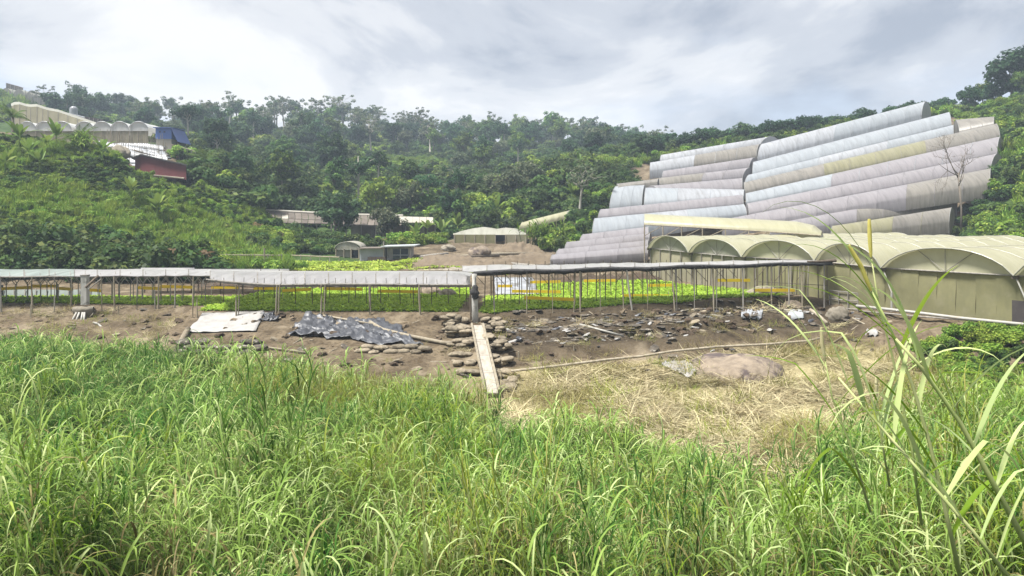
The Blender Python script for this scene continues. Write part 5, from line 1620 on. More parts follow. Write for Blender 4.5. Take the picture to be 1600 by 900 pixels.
# keep the ones that show: thin out where the slope hides them
keep = []
for px, Y in cells:
    n = fbm(px * .012, Y * .03, 21, 3)
    if random.random() < (.50 if Y < 165 else .40 if Y < 225 else .12): continue
    if fbm(px * .02 + 7, Y * .04, 9, 2) > .70 and Y < 200: continue
    keep.append((px, Y, n))
for px, Y, n in keep:
    if Y > 228:
        k = random.choices(('dense', 'airy', 'tall', 'broad', 'grey'), (4, 4, 3, 4, 1))[0]; s = random.uniform(.72, 1.12)
    elif Y > 170:
        k = random.choices(('dense', 'airy', 'tall', 'broad', 'grey', 'light'), (6, 1, 2, 3, 2, 1))[0]; s = random.uniform(.65, 1.0)
    else:
        k = random.choices(('dense', 'broad', 'light', 'grey', 'tall', 'low'), (6, 3, 2, 2, .7, 3))[0]; s = random.uniform(.5, .82)
    if n > .60 and k in ('broad', 'grey', 'light'): k = 'dense'
    if n < .38 and k == 'dense': k = random.choice(('light', 'broad', 'grey'))
    if (128 < Y <= 152 and 590 < px < 705) or (118 < Y <= 140 and 775 < px < 850): k = 'low'; s = .6
    tree(k, px, Y, s, group='trees of the forested slope')
# labels for the forest trees: kind, band, landmark, order from the left
def zone(px):
    for lim, nm in ((240, 'above the hilltop arches'), (400, 'behind the blue shed'), (520, 'over long house left end'), (680, 'over long house right end'),
                    (840, 'over the net house'), (960, 'over slanted cream tunnel'), (1200, 'left of hillside tunnels')):
        if px < lim: return nm
    return 'above the hillside tunnels'
def band(Y):
    return 'on skyline' if Y > 226 else 'high on slope' if Y > 172 else 'midway on slope' if Y > 125 else 'low on slope'
bins = {}
ridge = sorted([q for q in TREES if not q[4] and q[0].get('group', '').startswith('ridge')], key=lambda q: q[2])
for i, q in enumerate(ridge):
    w = ORD[i] + ' from the left' if i < 20 else ORD[len(ridge) - 1 - i] + ' from the right'
    q[0]['label'] = 'dark ridge tree above the hillside tunnels, %s of the row' % w
for q in TREES:
    if q[0].get('label') is None:
        bins.setdefault((q[1], band(q[3]), zone(q[2])), []).append(q)
for (k, b_, z_), L_ in bins.items():
    L_.sort(key=lambda q: q[2])
    for i, q in enumerate(L_):
        nm = KINDS[k][0]
        q[0]['label'] = ('%s tree %s %s' % (nm, b_, z_)) if len(L_) == 1 else '%s %s tree from left %s %s' % (ORD[min(i, 19)], nm, b_, z_)

# leafless tree before the right tunnels
def bare_tree():
    p = ground_at(1502, 70.5, -.2)
    t = thing('bare_tree', 'leafless grey tree standing before the right end of hillside tunnels', 'tree', p)
    r_ = np.random.default_rng(5)
    tb = MB(); bb = MB()
    top = at(1497, 270, 70.5)
    tr_pts = [p, lerp(p, top, .5) + Vector((.15, 0, 0)), top]
    tb.tube(tr_pts, [.12, .09, .06], 6)
    def grow(a, d, L, r, n):
        pts = [a]
        for i in range(4):
            d = (d + Vector(r_.normal(size=3)) * .16 + Vector((0, 0, .06))).normalized()
            pts.append(pts[-1] + d * L / 4)
        bb.tube(pts, [r, r * .85, r * .7, r * .55, r * .35], 5)
        if n:
            for i in range(3):
                q = pts[r_.integers(2, 5)]
                grow(q, (d + Vector(r_.normal(size=3)) * .55).normalized(), L * r_.uniform(.5, .75), r * .55, n - 1)
    for dd in ((-.8, 0, .35), (-.35, .2, .9), (.2, 0, 1), (.7, .2, .7), (.1, -.3, .8), (-.6, .1, .75)):
        grow(lerp(p, top, random.uniform(.75, 1)), Vector(dd).normalized(), 2.4, .05, 3)
    tb.build('trunk', BK['dead'], t, smooth=True); bb.build('branches', BK['dead'], t, smooth=True)
bare_tree()

# ------------------------------------------------------------------ palms, banana plants, canes
def frond(mb, base, az_, L, droop, w, el=.9, leaflets=True):
    n = 9
    d = Vector((math.cos(az_) * math.cos(el), math.sin(az_) * math.cos(el), math.sin(el)))
    side = Vector((-math.sin(az_), math.cos(az_), 0))
    pts = [Vector(base)]
    for i in range(n):
        d = (d + Vector((0, 0, -droop * (.4 + i / n)))).normalized()
        pts.append(pts[-1] + d * L / n)
    if leaflets:
        for i in range(1, n + 1):
            u = i / n
            for s in (-1, 1):
                for dd in (0, .5):
                    q = lerp(pts[i - 1], pts[i], dd)
                    ln = w * (math.sin(math.pi * (u * .85 + .12)) + .15)
                    dirn = (pts[i] - pts[i - 1]).normalized()
                    tip = q + side * s * ln + dirn * ln * .5 - Vector((0, 0, ln * .45))
                    mb.add([q, q + dirn * .07, tip], [(0, 1, 2)])
        mb.tube(pts, [.03] * 3 + [.018] * (n - 2), 4)
    else:
        L1, L2, C_ = [], [], []
        for i, q in enumerate(pts):
            u = i / n
            ww = w * (math.sin(math.pi * min(1, u * .93 + .05)) ** .6) if u > .12 else .03
            L1.append(q + side * ww + Vector((0, 0, ww * .15))); L2.append(q - side * ww + Vector((0, 0, ww * .15))); C_.append(q)
        mb.strip([L1, C_, L2])
def palm(lab, px, Y, h, L=2.2, nf=16, group=None, foot=None):
    p = foot or ground_at(px, Y, -.2)
    t = thing('palm', lab, 'palm', p, group)
    top = p + Vector((random.uniform(-.2, .2), 0, h))
    MB().tube([p, lerp(p, top, .5) + Vector((.1, 0, 0)), top], [.17, .13, .11], 6).build('trunk', BK['bark'], t, smooth=True)
    for k in range(nf):
        m_ = MB(); frond(m_, top, 2 * math.pi * k / nf + random.uniform(-.2, .2), L * random.uniform(.8, 1.1), random.uniform(.10, .22), .55, random.uniform(.3, 1.2))
        m_.build('frond', LM['palm'], t)
palm('palm at the far left in front of the hilltop arches', 20, 82, 2.9, 2.0)
palm('bushy palm crown on the left hill before the hilltop arches', 122, 80.5, 1.1, 2.6, 20)
palm('palm left of the blue shed valley, among the dark trees', 318, 95, 2.4, 2.4)
palm('palm with pale trunk low in the forest above the scrub hill', 438, 103, 3.4, 2.4)
palm('feathery palm right of the maroon shed', 300, 90, 1.6, 2.0)
def banana(lab, px, Y, h, nf=8, group='banana plants on the slopes', s=1.0):
    p = ground_at(px, Y, -.1)
    t = thing('banana_plant', lab, 'banana plant', p, group)
    top = p + Vector((0, 0, h))
    MB().tube([p, top], [.14 * s, .08 * s], 6).build('stem', LM['banana'], t, smooth=True)
    for k in range(nf):
        m_ = MB(); frond(m_, top, 2 * math.pi * k / nf + random.uniform(-.3, .3), random.uniform(1.5, 2.3) * s, random.uniform(.06, .17), .27 * s, random.uniform(.7, 1.35), False)
        m_.build('leaf', LM['banana'], t, smooth=True)
BN = [(45, 74, 'left slope'), (62, 72, 'left slope'), (72, 76, 'left slope'), (30, 76, 'left slope'), (245, 68, 'left slope'), (205, 70, 'left slope'), (8, 70, 'left slope'), (88, 78, 'left slope'), (160, 77, 'left slope'),
      (690, 88, 'slope above the net house'), (668, 84, 'slope above the net house'), (740, 92, 'slope above the net house'), (775, 94, 'slope above the net house'), (715, 86, 'slope above the net house'), (650, 83, 'slope above the net house'),
      (868, 105, 'slope left of the tunnels'), (880, 100, 'slope left of the tunnels'), (895, 94, 'slope left of the tunnels'), (905, 112, 'slope left of the tunnels'), (888, 118, 'slope left of the tunnels')]
cnt = {}
for px, Y, z_ in sorted(BN):
    cnt[z_] = cnt.get(z_, 0) + 1
    banana('%s banana plant from the left on the %s' % (ORD[cnt[z_] - 1], z_), px, Y, random.uniform(1.0, 1.7), s=random.uniform(.8, 1.05))
def cane_clump(lab, px, Y, h, n, spread):
    p = ground_at(px, Y, -.1)
    t = thing('cane_clump', lab, 'cane clump', p)
    s_, l_ = MB(), MB()
    for k in range(n):
        a = random.uniform(0, 6.28); r0 = random.uniform(0, spread)
        b = p + Vector((r0 * math.cos(a), r0 * .6 * math.sin(a), 0))
        b.z = gz(b.x, b.y) - .1
        tp = b + Vector((random.uniform(-.5, .5), random.uniform(-.3, .3), h * random.uniform(.6, 1)))
        s_.bar(b, tp, .04, .02, n=5)
        for q in range(9):
            frond(l_, lerp(b, tp, random.uniform(.45, 1)), random.uniform(0, 6.28), random.uniform(.9, 1.5), random.uniform(.08, .3), .06, random.uniform(.5, 1.3), False)
    s_.build('stems', LM['mid'], t); l_.build('leaves', LM['light'], t, smooth=True)
cane_clump('tall cane clump between net house and hillside tunnels', 845, 73, 2.6, 34, 2.4)
cane_clump('tall cane clump on the left edge of the maroon shed plot', 128, 79, 1.8, 14, 1.2)

# ------------------------------------------------------------------ scrub, seedlings (uncountable)
def bush_mesh(seed, r, n, leaf, lm, per=70, flat=.7):
    r_ = np.random.default_rng(seed)
    cs = [np.array([r_.normal() * r * .45, r_.normal() * r * .45, r * r_.uniform(.15, .75)]) for _ in range(n)]
    V_, F_ = leaf_cloud(r_, cs, [r * r_.uniform(.25, .5) for _ in range(n)], per / r ** .5, leaf, flat=flat, up=.6)
    return np_mesh('bush', V_, F_, LM[lm])
def tuft_mesh(seed, h, n, lm, w=.03):
    r_ = random.Random(seed)
    mb = MB()
    for k in range(n):
        frond(mb, (r_.uniform(-.3, .3), r_.uniform(-.3, .3), 0), r_.uniform(0, 6.28), h * r_.uniform(.7, 1.2), r_.uniform(.05, .22), w, r_.uniform(.9, 1.45), False)
    return mb.mesh('tuft', LM[lm])
SCR = proto_col('scrub_parts', [bush_mesh(1, 1.0, 12, .12, 'scrub', 520), bush_mesh(2, 1.1, 12, .11, 'scrub', 520), bush_mesh(3, 1.0, 11, .13, 'scrub_dark', 460), bush_mesh(4, .9, 10, .15, 'light', 380),
                                bush_mesh(5, 1.2, 12, .14, 'scrub_dark', 460), tuft_mesh(6, 1.2, 60, 'light', .03), tuft_mesh(7, 1.0, 55, 'scrub', .035), bush_mesh(8, 1.0, 9, .15, 'dry', 200)])
def scrub_field(name, lab, pts, kinds, wts, smin, smax, seed):
    r_ = np.random.default_rng(seed)
    n = len(pts)
    X = pts[:, 0]; Y = pts[:, 1]
    Z = terrain(X, Y) - .12
    nz = fbm(X * .12, Y * .12, seed, 3)
    u = np.clip((nz - .25) / .5 + r_.normal(size=n) * .22, 0, .999)
    cw_ = np.cumsum(wts) / np.sum(wts)
    idx = np.array(kinds)[np.searchsorted(cw_, u)]
    rot = np.stack([r_.normal(size=n) * .12, r_.normal(size=n) * .12, r_.uniform(0, 6.28, n)], 1)
    s = r_.uniform(smin, smax, n) * (.75 + .5 * nz)
    return scatter(name, np.stack([X, Y, Z], 1), rot, np.stack([s, s, s * r_.uniform(.8, 1.25, n)], 1), idx, SCR, lab, 'scrub')
def jitter_grid(x0, x1, y0, y1, step, seed):
    r_ = np.random.default_rng(seed)
    xs, ys = np.meshgrid(np.arange(x0, x1, step), np.arange(y0, y1, step))
    p = np.stack([xs.ravel(), ys.ravel()], 1)
    return p + r_.uniform(-.5, .5, p.shape) * step
P_ = jitter_grid(-62, -14, 52.5, 90, .56, 1)
pxs = 800 + F * P_[:, 0] / P_[:, 1]
k = (pxs > -120) & (pxs < 480 - np.clip(72 - P_[:, 1], 0, 20) * 4) & ~((P_[:, 1] > 83) & (pxs > 120) & (pxs < 300)) & ~((P_[:, 1] < 56) & (pxs > 300)) & (P_[:, 1] < 87)
k &= ~((pxs > 285) & (pxs < 470) & (P_[:, 1] < 59))
k &= ~((pxs > 190) & (pxs < 305) & (P_[:, 1] > 80.5))
scrub_field('hillside_scrub', 'tangled green scrub covering the left hillside', P_[k], [2, 0, 1, 6, 5, 3, 5, 6], [.7, 1.2, 1.2, 2.2, 3.0, 1.2, 2, 1.5], .42, .85, 5)
P_ = jitter_grid(-48, -14, 52.0, 57.5, .9, 2)
pxs = 800 + F * P_[:, 0] / P_[:, 1]
k = (pxs > -100) & (pxs < 300)
scrub_field('dark_bushes', 'dark bushes along the foot of the left hill behind shelter', P_[k], [4, 2, 7, 4], [3, 3, .6, 2], 1.1, 1.9, 8)
P_ = jitter_grid(-28, -16, 56.5, 62, .7, 12)
pxs = 800 + F * P_[:, 0] / P_[:, 1]
k = (pxs > 285) & (pxs < 455)
scrub_field('green_verge', 'bright green weeds in front of the rail fence at left centre', P_[k], [6, 5, 0, 1], [2, 2, 1, 1], .7, 1.1, 14)
P_ = jitter_grid(-26, -7, 69, 85, 1.0, 3)
pxs = 800 + F * P_[:, 0] / P_[:, 1]
k = (pxs > 395) & (pxs < 700) & ((P_[:, 1] > 76) | (pxs < 520)) & ~((pxs > 520) & (P_[:, 1] < 72)) & (P_[:, 1] < 82)
scrub_field('valley_bushes', 'dark bushes below the long house in the valley', P_[k], [4, 2, 7, 0, 1], [3, 3, .5, 2, 1], .7, 1.15, 9)
P_ = np.concatenate([jitter_grid(-90, 60, 86, 150, 2.1, 4), jitter_grid(-140, 60, 150, 262, 4.2, 6)])
pxs = 800 + F * P_[:, 0] / P_[:, 1]
k = (pxs > 40) & (pxs < 1040) & ~((P_[:, 1] < 128) & (pxs < 300)) & ~((pxs > 405) & (pxs < 700) & (P_[:, 1] < 93)) & ~((P_[:, 1] < 126) & (pxs > 935)) & ~((P_[:, 1] < 95) & (pxs > 790) & (pxs < 905))
clr = ((P_[:, 1] > 150) & (P_[:, 1] < 180) & (pxs > 592) & (pxs < 702)) | ((P_[:, 1] > 139) & (P_[:, 1] < 161) & (pxs > 778) & (pxs < 848))
far = P_[k & ~clr]
scrub_field('forest_undergrowth', 'green undergrowth between the trees of the far slope', far, [4, 2, 4, 2, 0, 3], [3, 3, 2, 2, 1.2, .8], 1.4, 2.6, 10)
P_ = jitter_grid(-36, 9, 139, 180, 1.1, 47)
pxs = 800 + F * P_[:, 0] / P_[:, 1]
clr = ((P_[:, 1] > 150) & (P_[:, 1] < 180) & (pxs > 592) & (pxs < 702)) | ((P_[:, 1] > 139) & (P_[:, 1] < 161) & (pxs > 778) & (pxs < 848))
scrub_field('clearing_grass', 'pale grassy clearings among the trees midway on the far slope', P_[clr], [5, 6, 5, 3], [2, 1, 2, 1], .7, 1.1, 19)
P_ = np.concatenate([jitter_grid(4, 18, 66, 130, 1.0, 41), jitter_grid(40, 95, 56, 130, 1.25, 42), jitter_grid(14, 95, 116, 132, 1.5, 43)])
pxs = 800 + F * P_[:, 0] / P_[:, 1]
Yp = P_[:, 1]
lft_e = np.interp(Yp, [60, 75, 90, 105, 130], [862, 915, 945, 1005, 1010])
rgt_e = np.interp(Yp, [56, 66, 75, 84, 95, 112, 130], [1500, 1500, 1512, 1556, 1566, 1500, 1490])
k = ((pxs > 830) & (pxs < lft_e) & (Yp > 70) & ~((pxs < 905) & (Yp > 78) & (Yp < 91))) | ((pxs > rgt_e) & (pxs < 1720)) | ((Yp > 118) & (pxs > 1000))
scrub_field('slope_scrub', 'green scrub on the slopes either side of the hillside tunnels', P_[k], [2, 4, 2, 0, 1, 6], [2, 2, 1.5, 1.5, 1, .7], .8, 1.4, 15)
P_ = jitter_grid(13, 28, 24.5, 33, .5, 44)
pxs = 800 + F * P_[:, 0] / P_[:, 1]
py = HZ + F * (EYE - terrain(P_[:, 0], P_[:, 1])) / P_[:, 1]
k = (pxs > 1440 + np.maximum(0, (py - 560)) * 1.2) & (py > 515) & (py < 620) & (edge_y(P_[:, 0]) - P_[:, 1] > .8)
scrub_field('weed_patch', 'leafy green weed patch below the white pipe at right', P_[k], [0, 1, 2, 0], [2, 2, 1, 1], .3, .55, 16)
P_ = jitter_grid(-45, -10, 98, 125, 2.4, 45)
pxs = 800 + F * P_[:, 0] / P_[:, 1]
k = (pxs > 235) & (pxs < 320)
scrub_field('shed_bushes', 'bushes behind and beside the blue shed', P_[k], [4, 2, 0, 1], [1, 1, 1, 1], 1.1, 1.8, 17)
P_ = jitter_grid(-190, -90, 150, 215, 3.0, 46)
pxs = 800 + F * P_[:, 0] / P_[:, 1]
k = (pxs > -120) & (pxs < 130)
scrub_field('upper_scrub', 'scrub on the upper left ridge around the far greenhouses', P_[k], [2, 0, 1, 6], [1, 1, 1, 1], 1.2, 2.2, 18)

# seedling beds
def rosette(seed, lm, n=9, r=.12, h=.14):
    r_ = random.Random(seed)
    mb = MB()
    for k in range(n):
        frond(mb, (r_.uniform(-.05, .05), r_.uniform(-.05, .05), 0), 6.28 * k / n + r_.uniform(-.3, .3), r * r_.uniform(.9, 1.5), r_.uniform(.05, .2), .04, r_.uniform(.5, 1.3), False)
    return mb.mesh('rosette', LM[lm])
BED = proto_col('bed_parts', [rosette(i, 'bed', 9, .17, .2) for i in range(4)] + [rosette(10 + i, 'lettuce', 9, .2) for i in range(3)])
def bed(name, lab, P2, idxs, s0, s1, seed, zoff=0.0):
    r_ = np.random.default_rng(seed)
    n = len(P2)
    Z = terrain(P2[:, 0], P2[:, 1]) + zoff
    rot = np.stack([r_.normal(size=n) * .1, r_.normal(size=n) * .1, r_.uniform(0, 6.28, n)], 1)
    sb = r_.uniform(s0, s1, n)
    scatter(name, np.stack([P2[:, 0], P2[:, 1], Z], 1), rot, np.stack([sb * 1.1, sb * 1.1, sb * .6], 1), r_.choice(idxs, n), BED, lab, 'seedlings')
def bed_points(x0, x1, y0, y1, dx, dy, seed):
    P2 = jitter_grid(0, 1, 0, 1, 2, seed)
    r_ = np.random.default_rng(seed)
    xs, ys = np.meshgrid(np.arange(x0, x1, dx), np.arange(y0, y1, dy))
    q = np.stack([xs.ravel(), ys.ravel()], 1)
    return q + r_.normal(size=q.shape) * np.array([.05, .05])
Q2 = bed_points(-15.6, -2.6, 36.3, 48.3, .20, .21, 1)
bed('seedling_bed', 'dense green seedling bed under the middle shelter', Q2[(Q2[:, 1] > edge_y(Q2[:, 0]) + .35)], [0, 1, 2, 3], .9, 1.5, 1)
Q2 = bed_points(-1.4, 19, 35.9, 50.0, .20, .22, 2)
k = (Q2[:, 1] > edge_y(Q2[:, 0]) + .35 + .25 * np.sin(Q2[:, 0] * 1.3)) & (Q2[:, 0] < 42.13 - .635 * Q2[:, 1] - 1.2) & ~((Q2[:, 1] > 43.5) & (Q2[:, 0] < 1.7))
bed('seedling_bed', 'dense green seedling bed under the right shelter', Q2[k], [0, 1, 2, 3], .9, 1.5, 2)
Q2 = bed_points(-36, -15.8, 39.2, 43.3, .20, .21, 3)
bed('seedling_bed', 'dense green seedling bed under the left shelter', Q2[(Q2[:, 1] > edge_y(Q2[:, 0]) + .35)], [0, 1, 2, 3], .9, 1.5, 3)
Q2 = bed_points(-22, -6, 56.0, 64.5, .33, .42, 4)
pxs = 800 + F * Q2[:, 0] / Q2[:, 1]
k = (pxs > 440 + (64 - Q2[:, 1]) * 2) & (pxs < 660 - (64 - Q2[:, 1]) * 6) & (np.abs((Q2[:, 1] % 2.1) - 1) < .85)
bed('lettuce_bed', 'yellow green lettuce rows in front of the metal shed', Q2[k], [4, 5, 6], 1.2, 1.9, 4)
Q2 = bed_points(-8, 6, 56.0, 60.5, .4, .5, 5)
pxs = 800 + F * Q2[:, 0] / Q2[:, 1]
bed('lettuce_bed', 'sparse pale vegetable rows behind the right shelter roof', Q2[(pxs > 640) & (pxs < 800) & (np.abs((Q2[:, 1] % 1.5) - .7) < .45)], [4, 5, 6], .8, 1.4, 5)
# ------------------------------------------------------------------ foreground grass
GM = {}
GM['fresh'] = leaf_mat('grass_fresh', (.088, .158, .012), (.16, .245, .024), (.30, .37, .07), .18, rough=.5, transl=.34, obj_var=.22, hue_var=.012, spec=.06)
GM['deep'] = leaf_mat('grass_deep', (.038, .105, .016), (.072, .158, .026), (.14, .23, .065), .2, rough=.5, transl=.34, obj_var=.22, hue_var=.012, spec=.06)
GM['pale'] = leaf_mat('grass_pale', (.14, .235, .04), (.24, .34, .085), (.40, .48, .20), .25, rough=.45, transl=.30, obj_var=.18, hue_var=.01, spec=.08)
GM['yellow'] = leaf_mat('grass_yellow', (.17, .215, .025), (.24, .275, .04), (.31, .29, .09), .2, rough=.5, transl=.35, obj_var=.2, hue_var=.012)
GM['dry'] = leaf_mat('grass_dry', (.22, .195, .075), (.30, .265, .115), (.15, .125, .05), .25, rough=.7, transl=.25, obj_var=.25, hue_var=.01)
GM['straw'] = leaf_mat('grass_straw', (.38, .335, .19), (.54, .48, .30), (.25, .205, .11), .25, rough=.75, transl=.15, obj_var=.25, hue_var=.01)
GM['vine'] = leaf_mat('vine_leaf', (.06, .13, .025), (.11, .20, .042), (.18, .27, .07), .15, rough=.45, transl=.3, obj_var=.25)
GM['stem'] = mat('grass_stem', (.26, .32, .10), (.36, .37, .17), 8, .6, (1, 1, .2), rnd=.2)
GM['spike'] = mat('flower_spike', (.74, .66, .20), (.62, .55, .16), 20, .9, translucent=.35)
GM['spike_pale'] = mat('flower_spike_pale', (.66, .60, .36), (.52, .46, .26), 20, .9, translucent=.3)

class BladeMesh:
    def __init__(s):
        s.V, s.F, s.n = [], [], 0
        s.mi = []
    def blade(s, base, az_, L, w, a0, droop, mi=0, seg=8, kink=None, curl=0.0):
        th = a0
        p = np.array(base, float)
        out = np.array([math.cos(az_), math.sin(az_), 0.0]); side0 = np.array([-math.sin(az_), math.cos(az_), 0.0])
        rows = []
        for i in range(seg + 1):
            u = i / seg
            ww = w * (min(1, .35 + u * 3.0) * (1 - u ** 2.2)) + .0012
            tw = curl * u
            side = side0 * math.cos(tw) + np.array([0, 0, 1.0]) * math.sin(tw)
            nrm = out * math.cos(th) * -1 + np.array([0, 0, 1]) * math.sin(th)
            rows.append((p - side * ww + nrm * ww * .28, p.copy(), p + side * ww + nrm * ww * .28))
            th2 = th + droop * (u ** 1.2) / seg * 2.2
            if kink is not None and kink[0] < u <= kink[0] + 1.0 / seg + 1e-6: th2 += kink[1]
            th = min(th2, 3.02)
            p = p + (out * math.sin(th) + np.array([0, 0, math.cos(th)])) * (L / seg)
        n = s.n
        for r in rows: s.V += list(r)
        for i in range(seg):
            a = n + i * 3
            s.F += [(a, a + 1, a + 4, a + 3), (a + 1, a + 2, a + 5, a + 4)]
            s.mi += [mi, mi]
        s.n += 3 * (seg + 1)
    def stem(s, pts, r, mi=1, k=4):
        n = s.n
        for p, rr in zip(pts, r):
            for j in range(k):
                s.V.append((p[0] + rr * math.cos(j * 6.283 / k), p[1] + rr * math.sin(j * 6.283 / k), p[2]))
        for i in range(len(pts) - 1):
            for j in range(k):
                s.F.append((n + i * k + j, n + i * k + (j + 1) % k, n + (i + 1) * k + (j + 1) % k, n + (i + 1) * k + j)); s.mi.append(mi)
        s.n += len(pts) * k
    def mesh(s, name, mats):
        me_ = np_mesh(name, np.array([tuple(v) for v in s.V]), np.array(s.F), None)
        for m_ in mats: me_.materials.append(m_)
        me_.polygons.foreach_set('material_index', np.array(s.mi, np.int32))
        me_.polygons.foreach_set('use_smooth', [True] * len(me_.polygons))
        me_.update()
        return me_
def clump(seed, mats, stalks=5, h=1.5, leaves=9, L=(.6, 1.05), w=(.011, .019), droop=(1.0, 2.4), spread=.28, basal=8, dry=.12, lean=.12, a0=(.25, .75), u0=.25):
    r_ = random.Random(seed)
    b = BladeMesh()
    for k in range(stalks):
        a = r_.uniform(0, 6.28); rr = spread * r_.uniform(.1, 1)
        x0, y0 = rr * math.cos(a), rr * math.sin(a)
        hh = h * r_.uniform(.7, 1.08)
        lx, ly = math.cos(a) * lean * hh * r_.uniform(.3, 1.6) + r_.uniform(-.08, .08), math.sin(a) * lean * hh * r_.uniform(.3, 1.6) + r_.uniform(-.08, .08)
        pts = [(x0 + lx * u ** 1.6, y0 + ly * u ** 1.6, hh * u) for u in (0, .25, .5, .75, 1)]
        b.stem(pts, [.009, .008, .007, .005, .003])
        az0 = r_.uniform(0, 6.28)
        for j in range(leaves):
            u = u0 + (1 - u0) * (j + r_.uniform(-.3, .3)) / leaves
            u = min(1, max(.12, u))
            base = (x0 + lx * u ** 1.6, y0 + ly * u ** 1.6, hh * u)
            top = j >= leaves - 2
            dd = r_.random() < dry * (1.7 - 1.4 * u)
            kink = (r_.uniform(.35, .6), r_.uniform(.5, 1.2)) if r_.random() < .22 else None
            b.blade(base, az0 + j * 2.6 + r_.uniform(-.5, .5), r_.uniform(*L) * (.75 if top else 1.0), r_.uniform(*w), r_.uniform(.1, .5) if top else r_.uniform(*a0),
                    r_.uniform(*droop) * (.8 if top else 1.0) * (1.25 if dd else 1), 2 if dd else 0, kink=kink, curl=r_.uniform(-.6, .6))
    for j in range(basal):
        a = r_.uniform(0, 6.28); rr = spread * r_.uniform(.2, 1.2)
        dd = r_.random() < dry * 2
        b.blade((rr * math.cos(a), rr * math.sin(a), .02), a + r_.uniform(-.7, .7), r_.uniform(*L) * 1.1, r_.uniform(*w), r_.uniform(.15, .7), r_.uniform(*droop), 2 if dd else 0, curl=r_.uniform(-.6, .6))
    return b.mesh('clump', mats)
protos = []
mf_ = [GM['fresh'], GM['stem'], GM['dry']]
protos += [clump(i, mf_, stalks=6, h=1.4, leaves=12, L=(.5, .9), w=(.008, .015), droop=(1.7, 3.2), a0=(.3, .9), spread=.26) for i in range(4)]                                                          # 0-3 fresh
protos += [clump(10 + i, [GM['deep'], GM['stem'], GM['dry']], stalks=6, h=1.55, leaves=11, L=(.5, .95), droop=(1.2, 2.6), w=(.009, .016)) for i in range(3)]   # 4-6 deep upright
protos += [clump(20 + i, [GM['pale'], GM['stem'], GM['dry']], stalks=8, h=1.75, leaves=12, L=(.65, 1.15), w=(.009, .017), droop=(2.2, 3.6), a0=(.25, .7), dry=.14, lean=.24, spread=.3, basal=4) for i in range(4)]  # 7-10 pale drooping fountains
protos += [clump(30 + i, [GM['yellow'], GM['stem'], GM['dry']], h=1.5, stalks=10, leaves=5, L=(.4, .75), w=(.005, .009), droop=(.5, 1.6), a0=(.1, .45), dry=.2, spread=.38) for i in range(3)]   # 11-13 thin yellow
protos += [clump(40 + i, [GM['dry'], GM['dry'], GM['straw']], h=1.1, stalks=4, leaves=9, L=(.5, .9), w=(.006, .011), droop=(2.2, 3.6), dry=.3) for i in range(2)]   # 14-15 dry
protos += [clump(50 + i, [GM['vine'], GM['stem'], GM['dry']], h=.5, stalks=8, leaves=9, L=(.07, .13), w=(.018, .032), droop=(.5, 1.6), a0=(.5, 1.2), spread=.42, basal=12, dry=.02) for i in range(2)]  # 16-17 low leafy vine
for m_, st_, dr_ in (('fresh', 7, (1.6, 3.1)), ('deep', 7, (1.2, 2.7)), ('pale', 8, (2.1, 3.5)), ('yellow', 11, (.8, 2.2))):
    protos += [clump(60 + i + st_ * 3, [GM[m_], GM['stem'], GM['dry']], stalks=st_, h=2.5, leaves=17 if m_ != 'yellow' else 9, L=(.5, .95) if m_ != 'pale' else (.6, 1.15), w=(.007, .0135) if m_ != 'yellow' else (.005, .009),
                     droop=dr_, a0=(.25, .8), dry=.16, lean=.17, spread=.30, basal=2, u0=.42) for i in range(2)]   # 18-25: the same kinds at full height
GR = proto_col('grass_parts', protos)

def grass_limit(px):
    """how far out the tall grass stands, by bearing"""
    return np.interp(px, [-200, 100, 250, 300, 420, 700, 745, 800, 860, 960, 1080, 1180, 1260, 1340, 1480, 1620, 1800],
                     [34, 33.5, 31, 29.5, 29, 28.0, 24, 21.5, 22, 21.5, 20, 17.5, 18.0, 21.0, 23.5, 24, 24])
def grass_points():
    out = []
    for y0, y1, st, sd_ in ((3.3, 7, .30, 1), (7, 13, .35, 2), (13, 22, .42, 3), (22, 35, .5, 4)):
        P2 = jitter_grid(-.86 * y1 - 2, .86 * y1 + 2, y0, y1, st, 60 + sd_)
        px = 800 + F * P2[:, 0] / P2[:, 1]
        lim = grass_limit(px) + 3.0 * (fbm(P2[:, 0] * .5, P2[:, 1] * .5, 33) - .5)
        out.append(P2[(px > -140) & (px < 1740) & (P2[:, 1] < lim)])
    return np.concatenate(out)
GP = grass_points()
r_ = np.random.default_rng(99)
n = len(GP)
X, Y = GP[:, 0], GP[:, 1]
px = 800 + F * X / Y
Z = terrain(X, Y) - .05
nz = fbm(X * .45, Y * .45, 70, 3); nz2 = fbm(X * .9 + 5, Y * .9, 71, 3)
idx = r_.integers(0, 4, n)
idx = np.where((nz > .53) | (r_.random(n) < .12), r_.integers(4, 7, n), idx)
idx = np.where((nz2 > .56) | (r_.random(n) < .16), r_.integers(7, 11, n), idx)
leftzone = (px < 520) & (Y < 16)
idx = np.where(leftzone & (r_.random(n) < .45), r_.integers(7, 11, n), idx)
backmid = (px > 380) & (px < 760) & (Y > 19)
idx = np.where(backmid & (r_.random(n) < .72), r_.integers(11, 14, n), idx)
backleft = (px < 330) & (Y > 17)
idx = np.where(backleft & (r_.random(n) < .6), r_.integers(4, 7, n), idx)
midright = (px > 760) & (px < 1120) & (Y > 12)
idx = np.where(midright & (r_.random(n) < .4), r_.integers(4, 7, n), idx)
idx = np.where((px > 480) & (Y < 13) & (r_.random(n) < .25), r_.integers(11, 14, n), idx)
idx = np.where(r_.random(n) < np.where(Y < 14, .07, .05), r_.integers(14, 16, n), idx)
